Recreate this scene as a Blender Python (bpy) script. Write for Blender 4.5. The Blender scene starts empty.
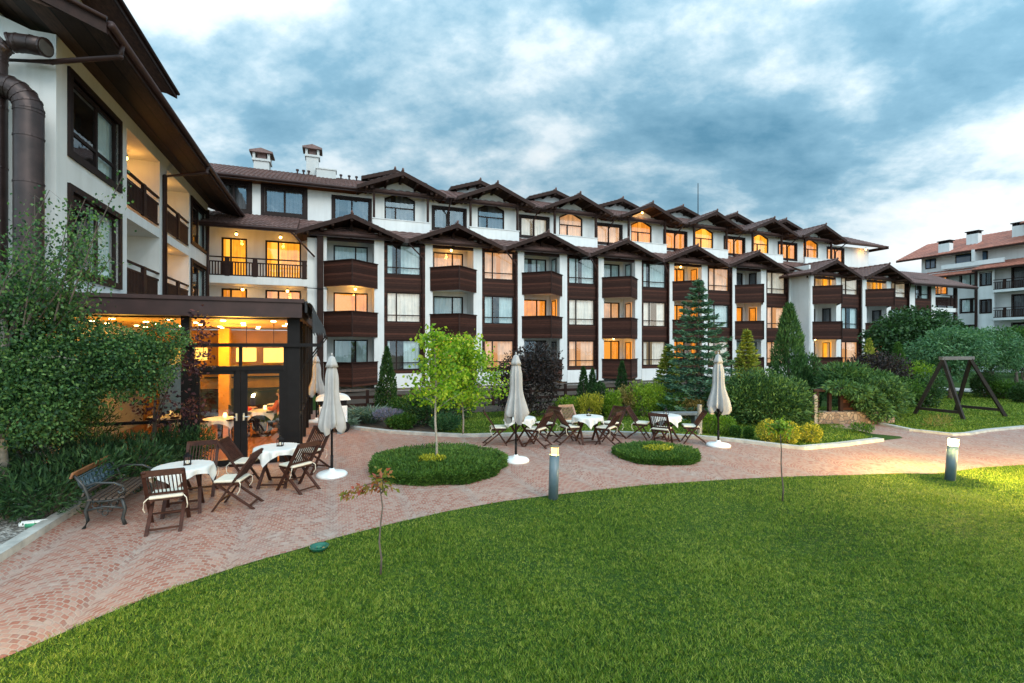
import bpy, math, random
import numpy as np
from mathutils import Vector, Matrix
R = math.radians
rng = np.random.default_rng(7)
random.seed(7)
C = bpy.context.scene.collection
sc = bpy.context.scene

# ---------------------------------------------------------------- camera, sky, sun, exposure
CAMH = 2.65; FPX = 475.0; HOR = 345.5; TH = R(20.6)
ct, st = math.cos(TH), math.sin(TH)
cam = bpy.data.cameras.new('camera'); camo = bpy.data.objects.new('camera', cam); C.objects.link(camo)
camo.location = (0, 0, CAMH); camo.rotation_euler = (R(90), 0, 0)
cam.sensor_width = 36; cam.lens = FPX/1024*36; cam.shift_y = (HOR-341.5)/1024
cam.clip_start = .05; cam.clip_end = 3000
sc.camera = camo
sc.view_settings.view_transform = 'Standard'; sc.view_settings.look = 'None'
sc.view_settings.gamma = 1; sc.view_settings.use_curve_mapping = False
sc.view_settings.exposure = 0.5
sc.cycles.use_denoising = True; sc.cycles.denoising_prefilter = 'ACCURATE'
sc.cycles.max_bounces = 6; sc.cycles.transparent_max_bounces = 24
sc.cycles.sample_clamp_indirect = 6

SUN_EL, SUN_AZ = 38, 148           # azimuth measured clockwise from +Y: behind the camera, to the right
w = bpy.data.worlds.new('World'); sc.world = w; w.use_nodes = True
nt = w.node_tree; nt.nodes.clear(); N = nt.nodes.new; L = nt.links.new
def wn(t, **k):
    n = N(t)
    for a, b in k.items(): setattr(n, a, b)
    return n
def wmath(op, a, b=None, c=None, clamp=False):
    n = N('ShaderNodeMath'); n.operation = op; n.use_clamp = clamp
    for i, x in enumerate((a, b, c)):
        if x is None: continue
        if isinstance(x, (int, float)): n.inputs[i].default_value = x
        else: L(x, n.inputs[i])
    return n.outputs[0]
sky = wn('ShaderNodeTexSky', sky_type='NISHITA'); sky.sun_disc = False
sky.sun_elevation = R(SUN_EL); sky.sun_rotation = R(SUN_AZ); sky.air_density = 1.3; sky.dust_density = 1.5
bg1 = N('ShaderNodeBackground'); bg1.inputs[1].default_value = .08; L(sky.outputs[0], bg1.inputs[0])
tc = N('ShaderNodeTexCoord'); nrm = wn('ShaderNodeVectorMath', operation='NORMALIZE'); L(tc.outputs['Generated'], nrm.inputs[0])
sep = N('ShaderNodeSeparateXYZ'); L(nrm.outputs[0], sep.inputs[0])
zz = wmath('ADD', wmath('MAXIMUM', sep.outputs[2], 0.0), .38)
comb = N('ShaderNodeCombineXYZ'); L(wmath('DIVIDE', sep.outputs[0], zz), comb.inputs[0]); L(wmath('DIVIDE', sep.outputs[1], zz), comb.inputs[1])
def wnoise(scale, detail, rough, dist, off):
    mp = N('ShaderNodeMapping'); mp.inputs['Location'].default_value = off; mp.inputs['Scale'].default_value = (1, 1.25, 1); mp.inputs['Rotation'].default_value = (0, 0, R(25))
    L(comb.outputs[0], mp.inputs[0])
    n = N('ShaderNodeTexNoise'); n.inputs['Scale'].default_value = scale; n.inputs['Detail'].default_value = detail
    n.inputs['Roughness'].default_value = rough; n.inputs['Distortion'].default_value = dist
    L(mp.outputs[0], n.inputs['Vector']); return n.outputs[0]
CLOUD_OFF = (5.59, 18.33, 3.83)
n1 = wnoise(1.55, 12, .56, .2, CLOUD_OFF); n2 = wnoise(5.0, 11, .60, .05, (5, 2, 1)); n3 = wnoise(.6, 3, .5, .1, (5.59*.7+3, 18.33*.4+1, 2))
f = wmath('ADD', wmath('ADD', wmath('MULTIPLY', n1, .62), wmath('MULTIPLY', n2, .34)), wmath('MULTIPLY', n3, .06))
# brighter towards the horizon
hz = wmath('POWER', wmath('SUBTRACT', 1.0, wmath('MAXIMUM', sep.outputs[2], 0.0)), 5.0)
f = wmath('ADD', f, wmath('MULTIPLY', hz, .04))
def skydir(px, py): return Vector(((px-512)/FPX, 1, (HOR-py)/FPX)).normalized()
for (px, py, wd, amp) in ((250, 15, .16, .05), (430, 125, .20, .05), (990, 235, .18, .09), (500, 20, .16, -.05), (590, 85, .13, -.03), (215, 110, .14, -.05), (860, 165, .16, -.05), (740, 30, .14, -.045)):
    dn = wn('ShaderNodeVectorMath', operation='DISTANCE'); L(nrm.outputs[0], dn.inputs[0]); dn.inputs[1].default_value = skydir(px, py)
    q = wmath('MULTIPLY', wmath('DIVIDE', dn.outputs['Value'], wd), wmath('DIVIDE', dn.outputs['Value'], wd))
    f = wmath('ADD', f, wmath('MULTIPLY', wmath('POWER', 2.718, wmath('MULTIPLY', q, -1.0)), amp))
f = wmath('MULTIPLY_ADD', wmath('SUBTRACT', f, .525), 1.28, .52)
rmp = N('ShaderNodeValToRGB'); L(f, rmp.inputs[0])
cr = rmp.color_ramp; cr.elements[0].position = .30; cr.elements[0].color = (.10, .27, .40, 1)
cr.elements[1].position = .68; cr.elements[1].color = (.97, 1.0, 1.0, 1)
for p, c in ((.445, (.24, .45, .59, 1)), (.51, (.43, .62, .73, 1)), (.575, (.72, .84, .90, 1))):
    e = cr.elements.new(p); e.color = c
# sky behind the viewer and overhead brightened, added to light the scene
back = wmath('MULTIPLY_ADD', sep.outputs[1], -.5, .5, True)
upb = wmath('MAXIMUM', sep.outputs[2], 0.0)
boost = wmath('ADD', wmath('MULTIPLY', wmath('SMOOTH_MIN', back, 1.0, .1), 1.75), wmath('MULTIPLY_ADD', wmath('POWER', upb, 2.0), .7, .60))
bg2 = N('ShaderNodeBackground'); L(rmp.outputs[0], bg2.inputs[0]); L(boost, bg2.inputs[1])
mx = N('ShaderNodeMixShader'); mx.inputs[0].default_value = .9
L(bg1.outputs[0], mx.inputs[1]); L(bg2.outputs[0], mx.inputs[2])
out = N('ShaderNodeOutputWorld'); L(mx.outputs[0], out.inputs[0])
sl = bpy.data.lights.new('sun', 'SUN'); sl.energy = 1.35; sl.angle = R(35); sl.color = (1, .95, .88)
so = bpy.data.objects.new('sun', sl); C.objects.link(so)
a_ = R(SUN_AZ); sd = Vector((math.sin(a_)*math.cos(R(SUN_EL)), math.cos(a_)*math.cos(R(SUN_EL)), math.sin(R(SUN_EL))))
so.rotation_euler = sd.to_track_quat('Z', 'Y').to_euler(); so.location = sd*60

# ---------------------------------------------------------------- helpers
def G(px, py, z=0.0):
    t = (CAMH-z)*FPX/(py-HOR); return Vector(((px-512)/FPX*t, t, z))
def PX(px, Y): return (px-512)/FPX*Y
def PZ(py, Y): return CAMH+(HOR-py)*Y/FPX
def BW(u, D, z=0): return Vector((u*ct-D*st, u*st+D*ct, z))

class MB:
    def __init__(s): s.v = []; s.f = []
    def add(s, vs, fs):
        n = len(s.v); s.v += [tuple(p) for p in vs]; s.f += [tuple(i+n for i in q) for q in fs]
    def box(s, x0, x1, y0, y1, z0, z1):
        s.add([(x0,y0,z0),(x1,y0,z0),(x1,y1,z0),(x0,y1,z0),(x0,y0,z1),(x1,y0,z1),(x1,y1,z1),(x0,y1,z1)],
              [(3,2,1,0),(4,5,6,7),(0,1,5,4),(1,2,6,5),(2,3,7,6),(3,0,4,7)]); return s
    def mbox(s, m, a0, a1, b0, b1, z0, z1):
        p = [(a0,b0,z0),(a1,b0,z0),(a1,b1,z0),(a0,b1,z0),(a0,b0,z1),(a1,b0,z1),(a1,b1,z1),(a0,b1,z1)]
        s.add([m(*q) for q in p], [(3,2,1,0),(4,5,6,7),(0,1,5,4),(1,2,6,5),(2,3,7,6),(3,0,4,7)]); return s
    def bar(s, p, q, wd, th, up=(0,0,1)):
        p = Vector(p); q = Vector(q); d = (q-p).normalized(); up = Vector(up)
        if abs(d.dot(up)) > .98: up = Vector((0,1,0))
        x = d.cross(up).normalized()*wd/2; y = x.cross(d).normalized()*th/2
        s.add([p-x-y,p+x-y,p+x+y,p-x+y,q-x-y,q+x-y,q+x+y,q-x+y], [(3,2,1,0),(4,5,6,7),(0,1,5,4),(1,2,6,5),(2,3,7,6),(3,0,4,7)]); return s
    def tube(s, pts, r, seg=8, cap=True):
        pts = [Vector(p) for p in pts]; n = len(s.v); k = len(pts)
        rs = r if isinstance(r, (list, tuple)) else [r]*k
        ref = Vector((0,0,1)); 
        for i, p in enumerate(pts):
            d = (pts[min(i+1,k-1)]-pts[max(i-1,0)]).normalized()
            if abs(d.dot(ref)) > .95: ref = Vector((1,.2,0)) if abs(d.z) > .9 else Vector((0,0,1))
            x = d.cross(ref).normalized(); y = d.cross(x).normalized()
            for j in range(seg):
                a = 2*math.pi*j/seg; s.v.append(tuple(p+(x*math.cos(a)+y*math.sin(a))*rs[i]))
        for i in range(k-1):
            for j in range(seg):
                a = n+i*seg+j; b = n+i*seg+(j+1)%seg; s.f.append((a, b, b+seg, a+seg))
        if cap: s.f.append(tuple(n+j for j in range(seg))[::-1]); s.f.append(tuple(n+(k-1)*seg+j for j in range(seg)))
        return s
    def lathe(s, prof, c=(0,0,0), seg=16, mod=None):
        n = len(s.v); k = len(prof)
        for i, (r, z) in enumerate(prof):
            for j in range(seg):
                a = 2*math.pi*j/seg; rr = r*(mod(a, i/(k-1)) if mod else 1)
                s.v.append((c[0]+rr*math.cos(a), c[1]+rr*math.sin(a), c[2]+z))
        for i in range(k-1):
            for j in range(seg):
                a = n+i*seg+j; b = n+i*seg+(j+1)%seg; s.f.append((a, b, b+seg, a+seg))
        s.f.append(tuple(n+j for j in range(seg))[::-1]); s.f.append(tuple(n+(k-1)*seg+j for j in range(seg)))
        return s
    def prism(s, poly, ext):            # poly: 3D points, ext: vector
        n = len(poly); e = Vector(ext); P = [Vector(p) for p in poly]
        s.add(P+[p+e for p in P], [tuple(range(n))[::-1], tuple(range(n, 2*n))]+[(i, (i+1) % n, n+(i+1) % n, n+i) for i in range(n)]); return s
    def quad(s, *p): s.add(p, [tuple(range(len(p)))]); return s
    def sphere(s, c, r, seg=10, rings=6):
        sx = r if isinstance(r, tuple) else (r, r, r)
        n0 = len(s.v)
        s.lathe([(math.sin(math.pi*i/rings)+1e-4, -math.cos(math.pi*i/rings)) for i in range(rings+1)], (0,0,0), seg)
        for i in range(n0, len(s.v)):
            x, y, z = s.v[i]; s.v[i] = (c[0]+x*sx[0], c[1]+y*sx[1], c[2]+z*sx[2])
        return s

def mesh_of(name, mb, mat, smooth=False):
    me = bpy.data.meshes.new(name); me.from_pydata(mb.v, [], mb.f); me.materials.append(mat)
    if smooth: me.polygons.foreach_set('use_smooth', [True]*len(me.polygons))
    me.update(); return me
OFF = {}
def obj(name, mb, mat, parent=None, loc=(0,0,0), smooth=False, bevel=0):
    me = mb if isinstance(mb, bpy.types.Mesh) else mesh_of(name, mb, mat, smooth)
    o = bpy.data.objects.new(name, me); C.objects.link(o)
    l = Vector(loc)
    if parent is not None:
        o.parent = parent
        if parent.name in OFF: l = l-OFF[parent.name]
    o.location = l
    if bevel:
        b = o.modifiers.new('b', 'BEVEL'); b.width = bevel; b.segments = 2; b.limit_method = 'ANGLE'
    return o
def fastmesh(name, V, k, mat, smooth=False):     # V: (n*k,3) array, faces of k verts each
    me = bpy.data.meshes.new(name); V = np.asarray(V, dtype=np.float32); nv = len(V); nf = nv//k
    me.vertices.add(nv); me.vertices.foreach_set('co', V.ravel())
    me.loops.add(nv); me.loops.foreach_set('vertex_index', np.arange(nv, dtype=np.int32))
    me.polygons.add(nf); me.polygons.foreach_set('loop_start', np.arange(0, nv, k, dtype=np.int32))
    me.update(calc_edges=True); me.materials.append(mat); return me
def tag(o, label, cat, group=None):
    o['label'] = label; o['category'] = cat
    if group: o['group'] = group
    return o
def thing(name, label, cat, loc=(0,0,0), rz=0, group=None, off=None):
    o = bpy.data.objects.new(name, None); C.objects.link(o); o.empty_display_size = .2
    o.location = loc; o.rotation_euler = (0, 0, rz); tag(o, label, cat, group)
    if off is not None: OFF[o.name] = Vector(off)
    return o
def bthing(name, label, cat, u, D):     # a thing of the building grid; its parts are written in (u, D, z)
    return thing(name, label, cat, BW(u, D), TH, None, (u, D, 0))
def dup(root, loc, rz, label, group=None):
    r = root.copy(); C.objects.link(r); r.location = loc; r.rotation_euler = (0, 0, rz); r['label'] = label
    if group: r['group'] = group
    for ch in list(root.children):
        c = ch.copy(); C.objects.link(c); c.parent = r
        for g in ch.children:
            d = g.copy(); C.objects.link(d); d.parent = c
    return r
def struct(o): o['kind'] = 'structure'; return o
def stuff(o): o['kind'] = 'stuff'; return o

# ---------------------------------------------------------------- materials
class NT:
    def __init__(s, name):
        s.m = bpy.data.materials.new(name); s.m.use_nodes = True; s.t = s.m.node_tree; s.t.nodes.clear()
        s.out = s.n('ShaderNodeOutputMaterial')
    def n(s, t, **k):
        x = s.t.nodes.new(t)
        for a, b in k.items(): setattr(x, a, b)
        return x
    def l(s, a, b): s.t.links.new(a, b)
    def setin(s, sock, v):
        if hasattr(v, 'links') or isinstance(v, bpy.types.NodeSocket): s.l(v, sock)
        elif isinstance(v, tuple) and len(v) == 3 and sock.type == 'RGBA': sock.default_value = (*v, 1)
        else: sock.default_value = v
    def math(s, op, a, b=None, c=None, clamp=False):
        x = s.n('ShaderNodeMath', operation=op, use_clamp=clamp)
        for i, v in enumerate((a, b, c)):
            if v is not None: s.setin(x.inputs[i], v)
        return x.outputs[0]
    def coord(s, which='Object'): return s.n('ShaderNodeTexCoord').outputs[which]
    def pos(s): return s.n('ShaderNodeNewGeometry').outputs['Position']
    def island(s): return s.n('ShaderNodeNewGeometry').outputs['Random Per Island']
    def noise(s, scale, detail=4, rough=.55, vec=None, dist=0):
        x = s.n('ShaderNodeTexNoise'); x.inputs['Scale'].default_value = scale; x.inputs['Detail'].default_value = detail
        x.inputs['Roughness'].default_value = rough; x.inputs['Distortion'].default_value = dist
        s.l(vec if vec is not None else s.coord(), x.inputs['Vector']); return x.outputs[0]
    def ramp(s, fac, stops):
        x = s.n('ShaderNodeValToRGB'); s.l(fac, x.inputs[0]); e = x.color_ramp.elements
        e[0].position, e[0].color = stops[0][0], (*stops[0][1], 1); e[1].position, e[1].color = stops[-1][0], (*stops[-1][1], 1)
        for p, c in stops[1:-1]:
            q = e.new(p); q.color = (*c, 1)
        return x.outputs[0]
    def mix(s, fac, a, b, blend='MIX'):
        x = s.n('ShaderNodeMix', data_type='RGBA', blend_type=blend)
        s.setin(x.inputs[0], fac); s.setin(x.inputs[6], a); s.setin(x.inputs[7], b); return x.outputs[2]
    def bump(s, h, strength=.3, dist=.02):
        x = s.n('ShaderNodeBump'); x.inputs['Strength'].default_value = strength; x.inputs['Distance'].default_value = dist
        s.l(h, x.inputs['Height']); return x.outputs[0]
    def pbr(s, col, rough=.6, normal=None, metal=0, spec=None, **k):
        p = s.n('ShaderNodeBsdfPrincipled'); s.setin(p.inputs['Base Color'], col); s.setin(p.inputs['Roughness'], rough)
        p.inputs['Metallic'].default_value = metal
        if spec is not None: p.inputs['Specular IOR Level'].default_value = spec
        if normal is not None: s.l(normal, p.inputs['Normal'])
        for a, b in k.items(): s.setin(p.inputs[a.replace('_', ' ')], b)
        return p.outputs[0]
    def done(s, sh): s.l(sh, s.out.inputs[0]); return s.m

def simple(name, c, rough=.6, var=.15, scale=6, metal=0, bump=0, bscale=40, spec=None):
    n = NT(name); f = n.noise(scale, 5)
    lo = tuple(x*(1-var) for x in c); hi = tuple(min(1, x*(1+var)) for x in c)
    col = n.ramp(f, [(.3, lo), (.7, hi)])
    nm = n.bump(n.noise(bscale, 3), bump, .01) if bump else None
    return n.done(n.pbr(col, rough, nm, metal, spec))
def stucco(name, c):
    n = NT(name); p = n.pos()
    f = n.noise(.7, 6, .6, p); g = n.noise(60, 3, .6, p)
    sc_ = n.n('ShaderNodeMapping'); n.l(p, sc_.inputs[0]); sc_.inputs['Scale'].default_value = (3, 3, .25)
    st_ = n.noise(1.2, 5, .6, sc_.outputs[0])
    col = n.mix(n.math('MULTIPLY', n.ramp(st_, [(.46, (0,0,0)), (.75, (1,1,1))]), .40), n.ramp(f, [(.3, tuple(x*.86 for x in c)), (.7, c)]), (.45, .45, .42))
    return n.done(n.pbr(col, .85, n.bump(g, .25, .01)))
def planks(name, c, pitch=.13, axis='z'):
    n = NT(name); p = n.coord(); s_ = n.n('ShaderNodeSeparateXYZ'); n.l(p, s_.inputs[0])
    z = n.math('DIVIDE', s_.outputs[2], pitch); fl = n.math('FLOOR', z); fr = n.math('FRACT', z)
    wn_ = n.n('ShaderNodeTexWhiteNoise', noise_dimensions='1D'); n.l(fl, wn_.inputs['W'])
    mp = n.n('ShaderNodeMapping'); n.l(p, mp.inputs[0]); mp.inputs['Scale'].default_value = (1.5, 1.5, 26)
    gr = n.noise(3, 5, .6, mp.outputs[0])
    v = n.math('MULTIPLY_ADD', wn_.outputs[0], .55, n.math('MULTIPLY', gr, .9))
    col = n.ramp(v, [(.25, tuple(x*.45 for x in c)), (.65, c), (1.0, tuple(x*2.7 for x in c))])
    gap = n.math('LESS_THAN', fr, .09)
    col = n.mix(gap, col, tuple(x*.2 for x in c))
    h = n.math('SUBTRACT', n.math('MULTIPLY', gr, .2), gap)
    return n.done(n.pbr(col, .7, n.bump(h, .5, .012), 0, .18))
def tilemat(name, c):
    n = NT(name); p = n.coord(); f = n.noise(1.2, 6, .6, p); g = n.noise(9, 4, .6, p)
    v = n.math('ADD', n.math('MULTIPLY', f, .5), n.math('MULTIPLY', g, .5))
    col = n.ramp(v, [(.32, tuple(x*.5 for x in c)), (.5, c), (.68, tuple(min(1, x*1.6) for x in c))])
    return n.done(n.pbr(col, .6, n.bump(g, .3, .01)))
def leafmat(name, cols, trans=.35, rough=.5):
    n = NT(name); r = n.island(); big = n.noise(.9, 3, .5, n.pos())
    v = n.math('ADD', n.math('MULTIPLY', r, .6), n.math('MULTIPLY', big, .4))
    k = len(cols); col = n.ramp(v, [(.2+.6*i/(k-1), c) for i, c in enumerate(cols)])
    p = n.pbr(col, rough, None, 0, .25)
    t = n.n('ShaderNodeBsdfTranslucent'); n.l(n.mix(1, col, (1.3, 1.5, .7), 'MULTIPLY'), t.inputs[0])
    m = n.n('ShaderNodeMixShader'); m.inputs[0].default_value = trans; n.l(p, m.inputs[1]); n.l(t.outputs[0], m.inputs[2])
    return n.done(m.outputs[0])
def emis(name, c, s):
    n = NT(name); e = n.n('ShaderNodeEmission'); e.inputs[0].default_value = (*c, 1); e.inputs[1].default_value = s; return n.done(e.outputs[0])
def glassmat(name, base=.2, tint=(1,1,1), gl=(.92, .96, 1, 1)):
    n = NT(name); lw = n.n('ShaderNodeLayerWeight'); lw.inputs[0].default_value = .5
    fac = n.math('MULTIPLY_ADD', n.math('POWER', lw.outputs['Facing'], 4.0), .7, base, True)
    t = n.n('ShaderNodeBsdfTransparent'); t.inputs[0].default_value = (*tint, 1)
    g = n.n('ShaderNodeBsdfGlossy'); g.inputs['Roughness'].default_value = .015
    g.inputs['Color'].default_value = gl
    n.l(n.bump(n.noise(1.3, 2, .5, n.pos()), .03, .2), g.inputs['Normal'])
    m = n.n('ShaderNodeMixShader'); n.l(fac, m.inputs[0]); n.l(t.outputs[0], m.inputs[1]); n.l(g.outputs[0], m.inputs[2])
    return n.done(m.outputs[0])
def curtainmat(name, c, em, estr):
    n = NT(name); p = n.coord(); f = n.noise(2.2, 3, .5, p)
    d = n.pbr(n.ramp(f, [(.3, tuple(x*.85 for x in c)), (.7, c)]), .9, None, 0, .1)
    if not estr: return n.done(d)
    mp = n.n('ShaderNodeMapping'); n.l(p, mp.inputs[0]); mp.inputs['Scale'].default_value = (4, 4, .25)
    fold_glow = n.noise(1.5, 2, .5, mp.outputs[0]); sp = n.n('ShaderNodeSeparateXYZ'); n.l(p, sp.inputs[0])
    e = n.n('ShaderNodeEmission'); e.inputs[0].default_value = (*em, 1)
    n.l(n.math('MULTIPLY', n.math('MULTIPLY', n.math('MULTIPLY_ADD', fold_glow, 1.5, .25), n.math('MULTIPLY_ADD', f, 1.1, .45)), estr), e.inputs[1])  # light and shade of the folds painted as stripes in the curtain's glow
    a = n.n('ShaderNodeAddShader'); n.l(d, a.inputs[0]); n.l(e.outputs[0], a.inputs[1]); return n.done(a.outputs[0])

M = {}
M['stucco'] = stucco('stucco', (.65, .665, .655)); M['chimney'] = stucco('chimney_render', (.46, .47, .46))
M['plinth'] = stucco('plinth', (.72, .72, .70))
M['plank'] = planks('plank', (.030, .0108, .0068))
M['wood'] = simple('wood', (.024, .0105, .0075), .65, .35, 5, 0, .2, 30, .18)
M['soffit'] = planks('soffit_boards', (.032, .017, .012), .14)
M['frame'] = simple('frame_wood', (.015, .0078, .0065), .6, .3, 5, spec=.2)
M['gutter'] = simple('gutter_metal', (.036, .0165, .014), .5, .25, 4, spec=.3)
M['tile'] = tilemat('roof_tile', (.125, .068, .058))
M['redtile'] = tilemat('red_roof_tile', (.36, .13, .085))
M['glass'] = glassmat('window_glass', .075); M['glass_sky'] = glassmat('sky_tinted_glass', .13, (1, 1, 1), (.72, .90, 1, 1))  # second glass: blue of the mirrored sky put into its gloss colour
M['glass_p'] = glassmat('pavilion_glass', .012); M['glass_d'] = glassmat('pavilion_door_glass', .17)
M['room'] = simple('room_dark', (.06, .055, .05), .9)
M['steel'] = simple('dark_steel', (.009, .0075, .0075), .6, .2, spec=.15)
M['duct'] = simple('duct_metal', (.034, .020, .018), .42, .4, 3, .4)
M['teak'] = simple('teak', (.046, .0165, .0105), .6, .4, 9, 0, .2, 40, .25)
M['teak_light'] = simple('pale_teak', (.26, .15, .10), .55, .3, 9)
M['cushion'] = simple('cushion_cloth', (.62, .57, .47), .9, .06, 8, 0, .3, 120)
M['linen'] = simple('linen', (.60, .585, .55), .9, .05, 6, 0, .25, 90)
M['canvas'] = simple('parasol_canvas', (.34, .33, .32), .9, .10, 5, 0, .25, 80)
M['white'] = simple('white_plastic', (.72, .73, .72), .5, .08, 6)
M['iron'] = simple('cast_iron', (.022, .026, .027), .45, .3, 14)
M['ironblue'] = simple('cast_iron_panel', (.035, .065, .085), .5, .4, 14)
M['benchwood'] = simple('bench_wood', (.20, .085, .035), .55, .35, 9)
M['benchslat'] = simple('bench_slat', (.055, .04, .033), .55, .3, 9)
M['bollard'] = simple('bollard_paint', (.085, .125, .145), .4, .12, 6)
M['bulb'] = emis('bulb', (1, .72, .38), 14)
M['bulb_w'] = emis('wall_bulb', (1, .55, .14), 16)
M['curb'] = simple('kerb_concrete', (.36, .355, .33), .85, .25, 5, 0, .4, 40)
M['bark'] = simple('bark', (.09, .07, .055), .85, .35, 12, 0, .5, 40)
M['palebark'] = simple('pale_bark', (.26, .23, .19), .85, .3, 14, 0, .4, 40)
CUR = {'off': curtainmat('curtain', (.36, .46, .46), (.5,.8,.8), .05),  # unlit curtains also given a faint teal glow
       'dark': simple('unlit_room_sheet', (.10, .11, .12), .9),  # dark sheet standing for the unlit room, no real curtain
       'pale': curtainmat('pale_lit_curtain', (.50, .53, .50), (1, .70, .40), .16),
       'pink': curtainmat('pink_lit_curtain', (.40, .33, .27), (1, .45, .15), .34),
       'orange': curtainmat('warm_lit_curtain', (.25, .14, .05), (1, .31, .022), .60),
       'bright': curtainmat('bright_lit_curtain', (.25, .14, .05), (1, .36, .02), .86)}
ROOM = {'off': M['room'], 'dark': M['room'], 'pale': emis('room_pale', (1, .75, .45), .16), 'pink': emis('room_pink', (1, .45, .16), .5),
        'orange': emis('room_warm', (1, .38, .05), .75), 'bright': emis('room_bright', (1, .44, .05), 1.2)}

# ---------------------------------------------------------------- building pieces
def front(D0): return lambda a, b, z: (a, D0+b, z)
def right(u0): return lambda a, b, z: (u0-b, a, z)       # wall facing +u
def left(u0): return lambda a, b, z: (u0+b, a, z)        # wall facing -u
def wall_open(mb, m, a0, a1, z0, z1, th, ops=()):
    A = sorted({a0, a1, *[v for o in ops for v in o[:2] if a0 < v < a1]})
    Z = sorted({z0, z1, *[v for o in ops for v in o[2:4] if z0 < v < z1]})
    def hole(i, j):
        if i < 0 or j < 0 or i >= len(A)-1 or j >= len(Z)-1: return True
        ca = (A[i]+A[i+1])/2; cz = (Z[j]+Z[j+1])/2
        return any(o[0] < ca < o[1] and o[2] < cz < o[3] for o in ops)
    for i in range(len(A)-1):
        for j in range(len(Z)-1):
            if hole(i, j): continue
            p, q, r, s = A[i], A[i+1], Z[j], Z[j+1]
            mb.quad(m(p,0,r), m(q,0,r), m(q,0,s), m(p,0,s)); mb.quad(m(p,th,r), m(p,th,s), m(q,th,s), m(q,th,r))
            if hole(i-1, j): mb.quad(m(p,0,r), m(p,0,s), m(p,th,s), m(p,th,r))
            if hole(i+1, j): mb.quad(m(q,0,r), m(q,th,r), m(q,th,s), m(q,0,s))
            if hole(i, j-1): mb.quad(m(p,0,r), m(p,th,r), m(q,th,r), m(q,0,r))
            if hole(i, j+1): mb.quad(m(p,0,s), m(q,0,s), m(q,th,s), m(p,th,s))
    return mb
def curtain(mb, m, a0, a1, z0, z1, b, amp=.03, pitch=.24):
    n = max(4, int((a1-a0)/pitch*6)); ph = random.random()*6
    for i in range(n):
        x0 = a0+(a1-a0)*i/n; x1 = a0+(a1-a0)*(i+1)/n
        y = lambda x: b+amp*math.sin(x/pitch*2*math.pi+ph)+amp*.4*math.sin(x*17+ph*3)
        mb.quad(m(x0, y(x0), z0), m(x1, y(x1), z0), m(x1, y(x1), z1), m(x0, y(x0), z1))
def window(root, m, a0, a1, z0, z1, vm=(.3,), hm=(), kind='off', casing=.0, fb=.06, cover=None, name='window', arch=0, dep=.5, glass='glass', cas_depth=.03):
    fr = MB(); B0, B1 = .05, .12
    for p, q in ((a0, a0+fb), (a1-fb, a1)): fr.mbox(m, p, q, B0, B1, z0, z1)
    fr.mbox(m, a0+fb, a1-fb, B0, B1, z0, z0+fb)
    ac = (a0+a1)/2
    if not arch: fr.mbox(m, a0+fb, a1-fb, B0, B1, z1-fb, z1)
    else:
        for s in (0, 1):
            x = (a0, a1)[s]
            fr.prism([m(x, B0, z1-.02), m(ac, B0, z1+arch), m(ac, B0, z1+arch-fb*1.1), m(x, B0, z1-.02-fb*1.1)], Vector(m(0,B1,0))-Vector(m(0,B0,0)))
    for v in vm:
        x = a0+(a1-a0)*v; fr.mbox(m, x-fb/2, x+fb/2, B0+.004, B1-.004, z0+fb, (z1-fb) if not arch or not hm else z0+(z1-z0)*hm[-1])
    for v in hm:
        z = z0+(z1-z0)*v; fr.mbox(m, a0+fb, a1-fb, B0+.008, B1-.008, z-fb*.4, z+fb*.4)
    if casing:
        c = casing; d = -cas_depth
        fr.mbox(m, a0-c, a0, d, .06, z0-c, z1+(c if not arch else 0)); fr.mbox(m, a1, a1+c, d, .06, z0-c, z1+(c if not arch else 0))
        fr.mbox(m, a0, a1, d, .06, z0-c, z0)
        if not arch: fr.mbox(m, a0, a1, d, .06, z1, z1+c)
        else:
            for s in (0, 1):
                x = (a0-c, a1+c)[s]
                fr.prism([m(x, d, z1), m(ac, d, z1+arch+c*.9), m(ac, d, z1+arch), m((a0,a1)[s], d, z1)], Vector(m(0,.06,0))-Vector(m(0,d,0)))
    o = obj(name, fr, M['frame'], root)
    pm = MB()
    if arch: pm.quad(m(a0, .09, z0), m(a1, .09, z0), m(a1, .09, z1), m(ac, .09, z1+arch), m(a0, .09, z1))
    else: pm.quad(m(a0, .09, z0), m(a1, .09, z0), m(a1, .09, z1), m(a0, .09, z1))
    obj('pane', pm, M[glass], o)
    cm = MB(); zt = z1+arch
    gap = random.choice([0, 0, .15, .25, .4]) if cover is None else 1-cover
    if kind in ('bright',): gap = .25 if cover is None else gap
    wd = (a1-a0); g0 = a0+wd*random.uniform(.25, .6)
    if gap > 0:
        curtain(cm, m, a0-.02, g0-wd*gap/2, z0, zt, .22); curtain(cm, m, g0+wd*gap/2, a1+.02, z0, zt, .22)
    else: curtain(cm, m, a0-.02, a1+.02, z0, zt, .22)
    obj('curtain', cm, CUR[kind], o)
    rm = MB(); e = .04
    rm.quad(m(a0-e, dep, z0-e), m(a1+e, dep, z0-e), m(a1+e, dep, zt+e), m(a0-e, dep, zt+e))
    rm.quad(m(a0-e, .13, z0-e), m(a0-e, dep, z0-e), m(a0-e, dep, zt+e), m(a0-e, .13, zt+e)); rm.quad(m(a1+e, .13, z0-e), m(a1+e, dep, z0-e), m(a1+e, dep, zt+e), m(a1+e, .13, zt+e))
    rm.quad(m(a0-e, .13, zt+e), m(a1+e, .13, zt+e), m(a1+e, dep, zt+e), m(a0-e, dep, zt+e)); rm.quad(m(a0-e, .13, z0-e), m(a1+e, .13, z0-e), m(a1+e, dep, z0-e), m(a0-e, dep, z0-e))
    obj('room_recess', rm, ROOM[kind], o)
    return o
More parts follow.
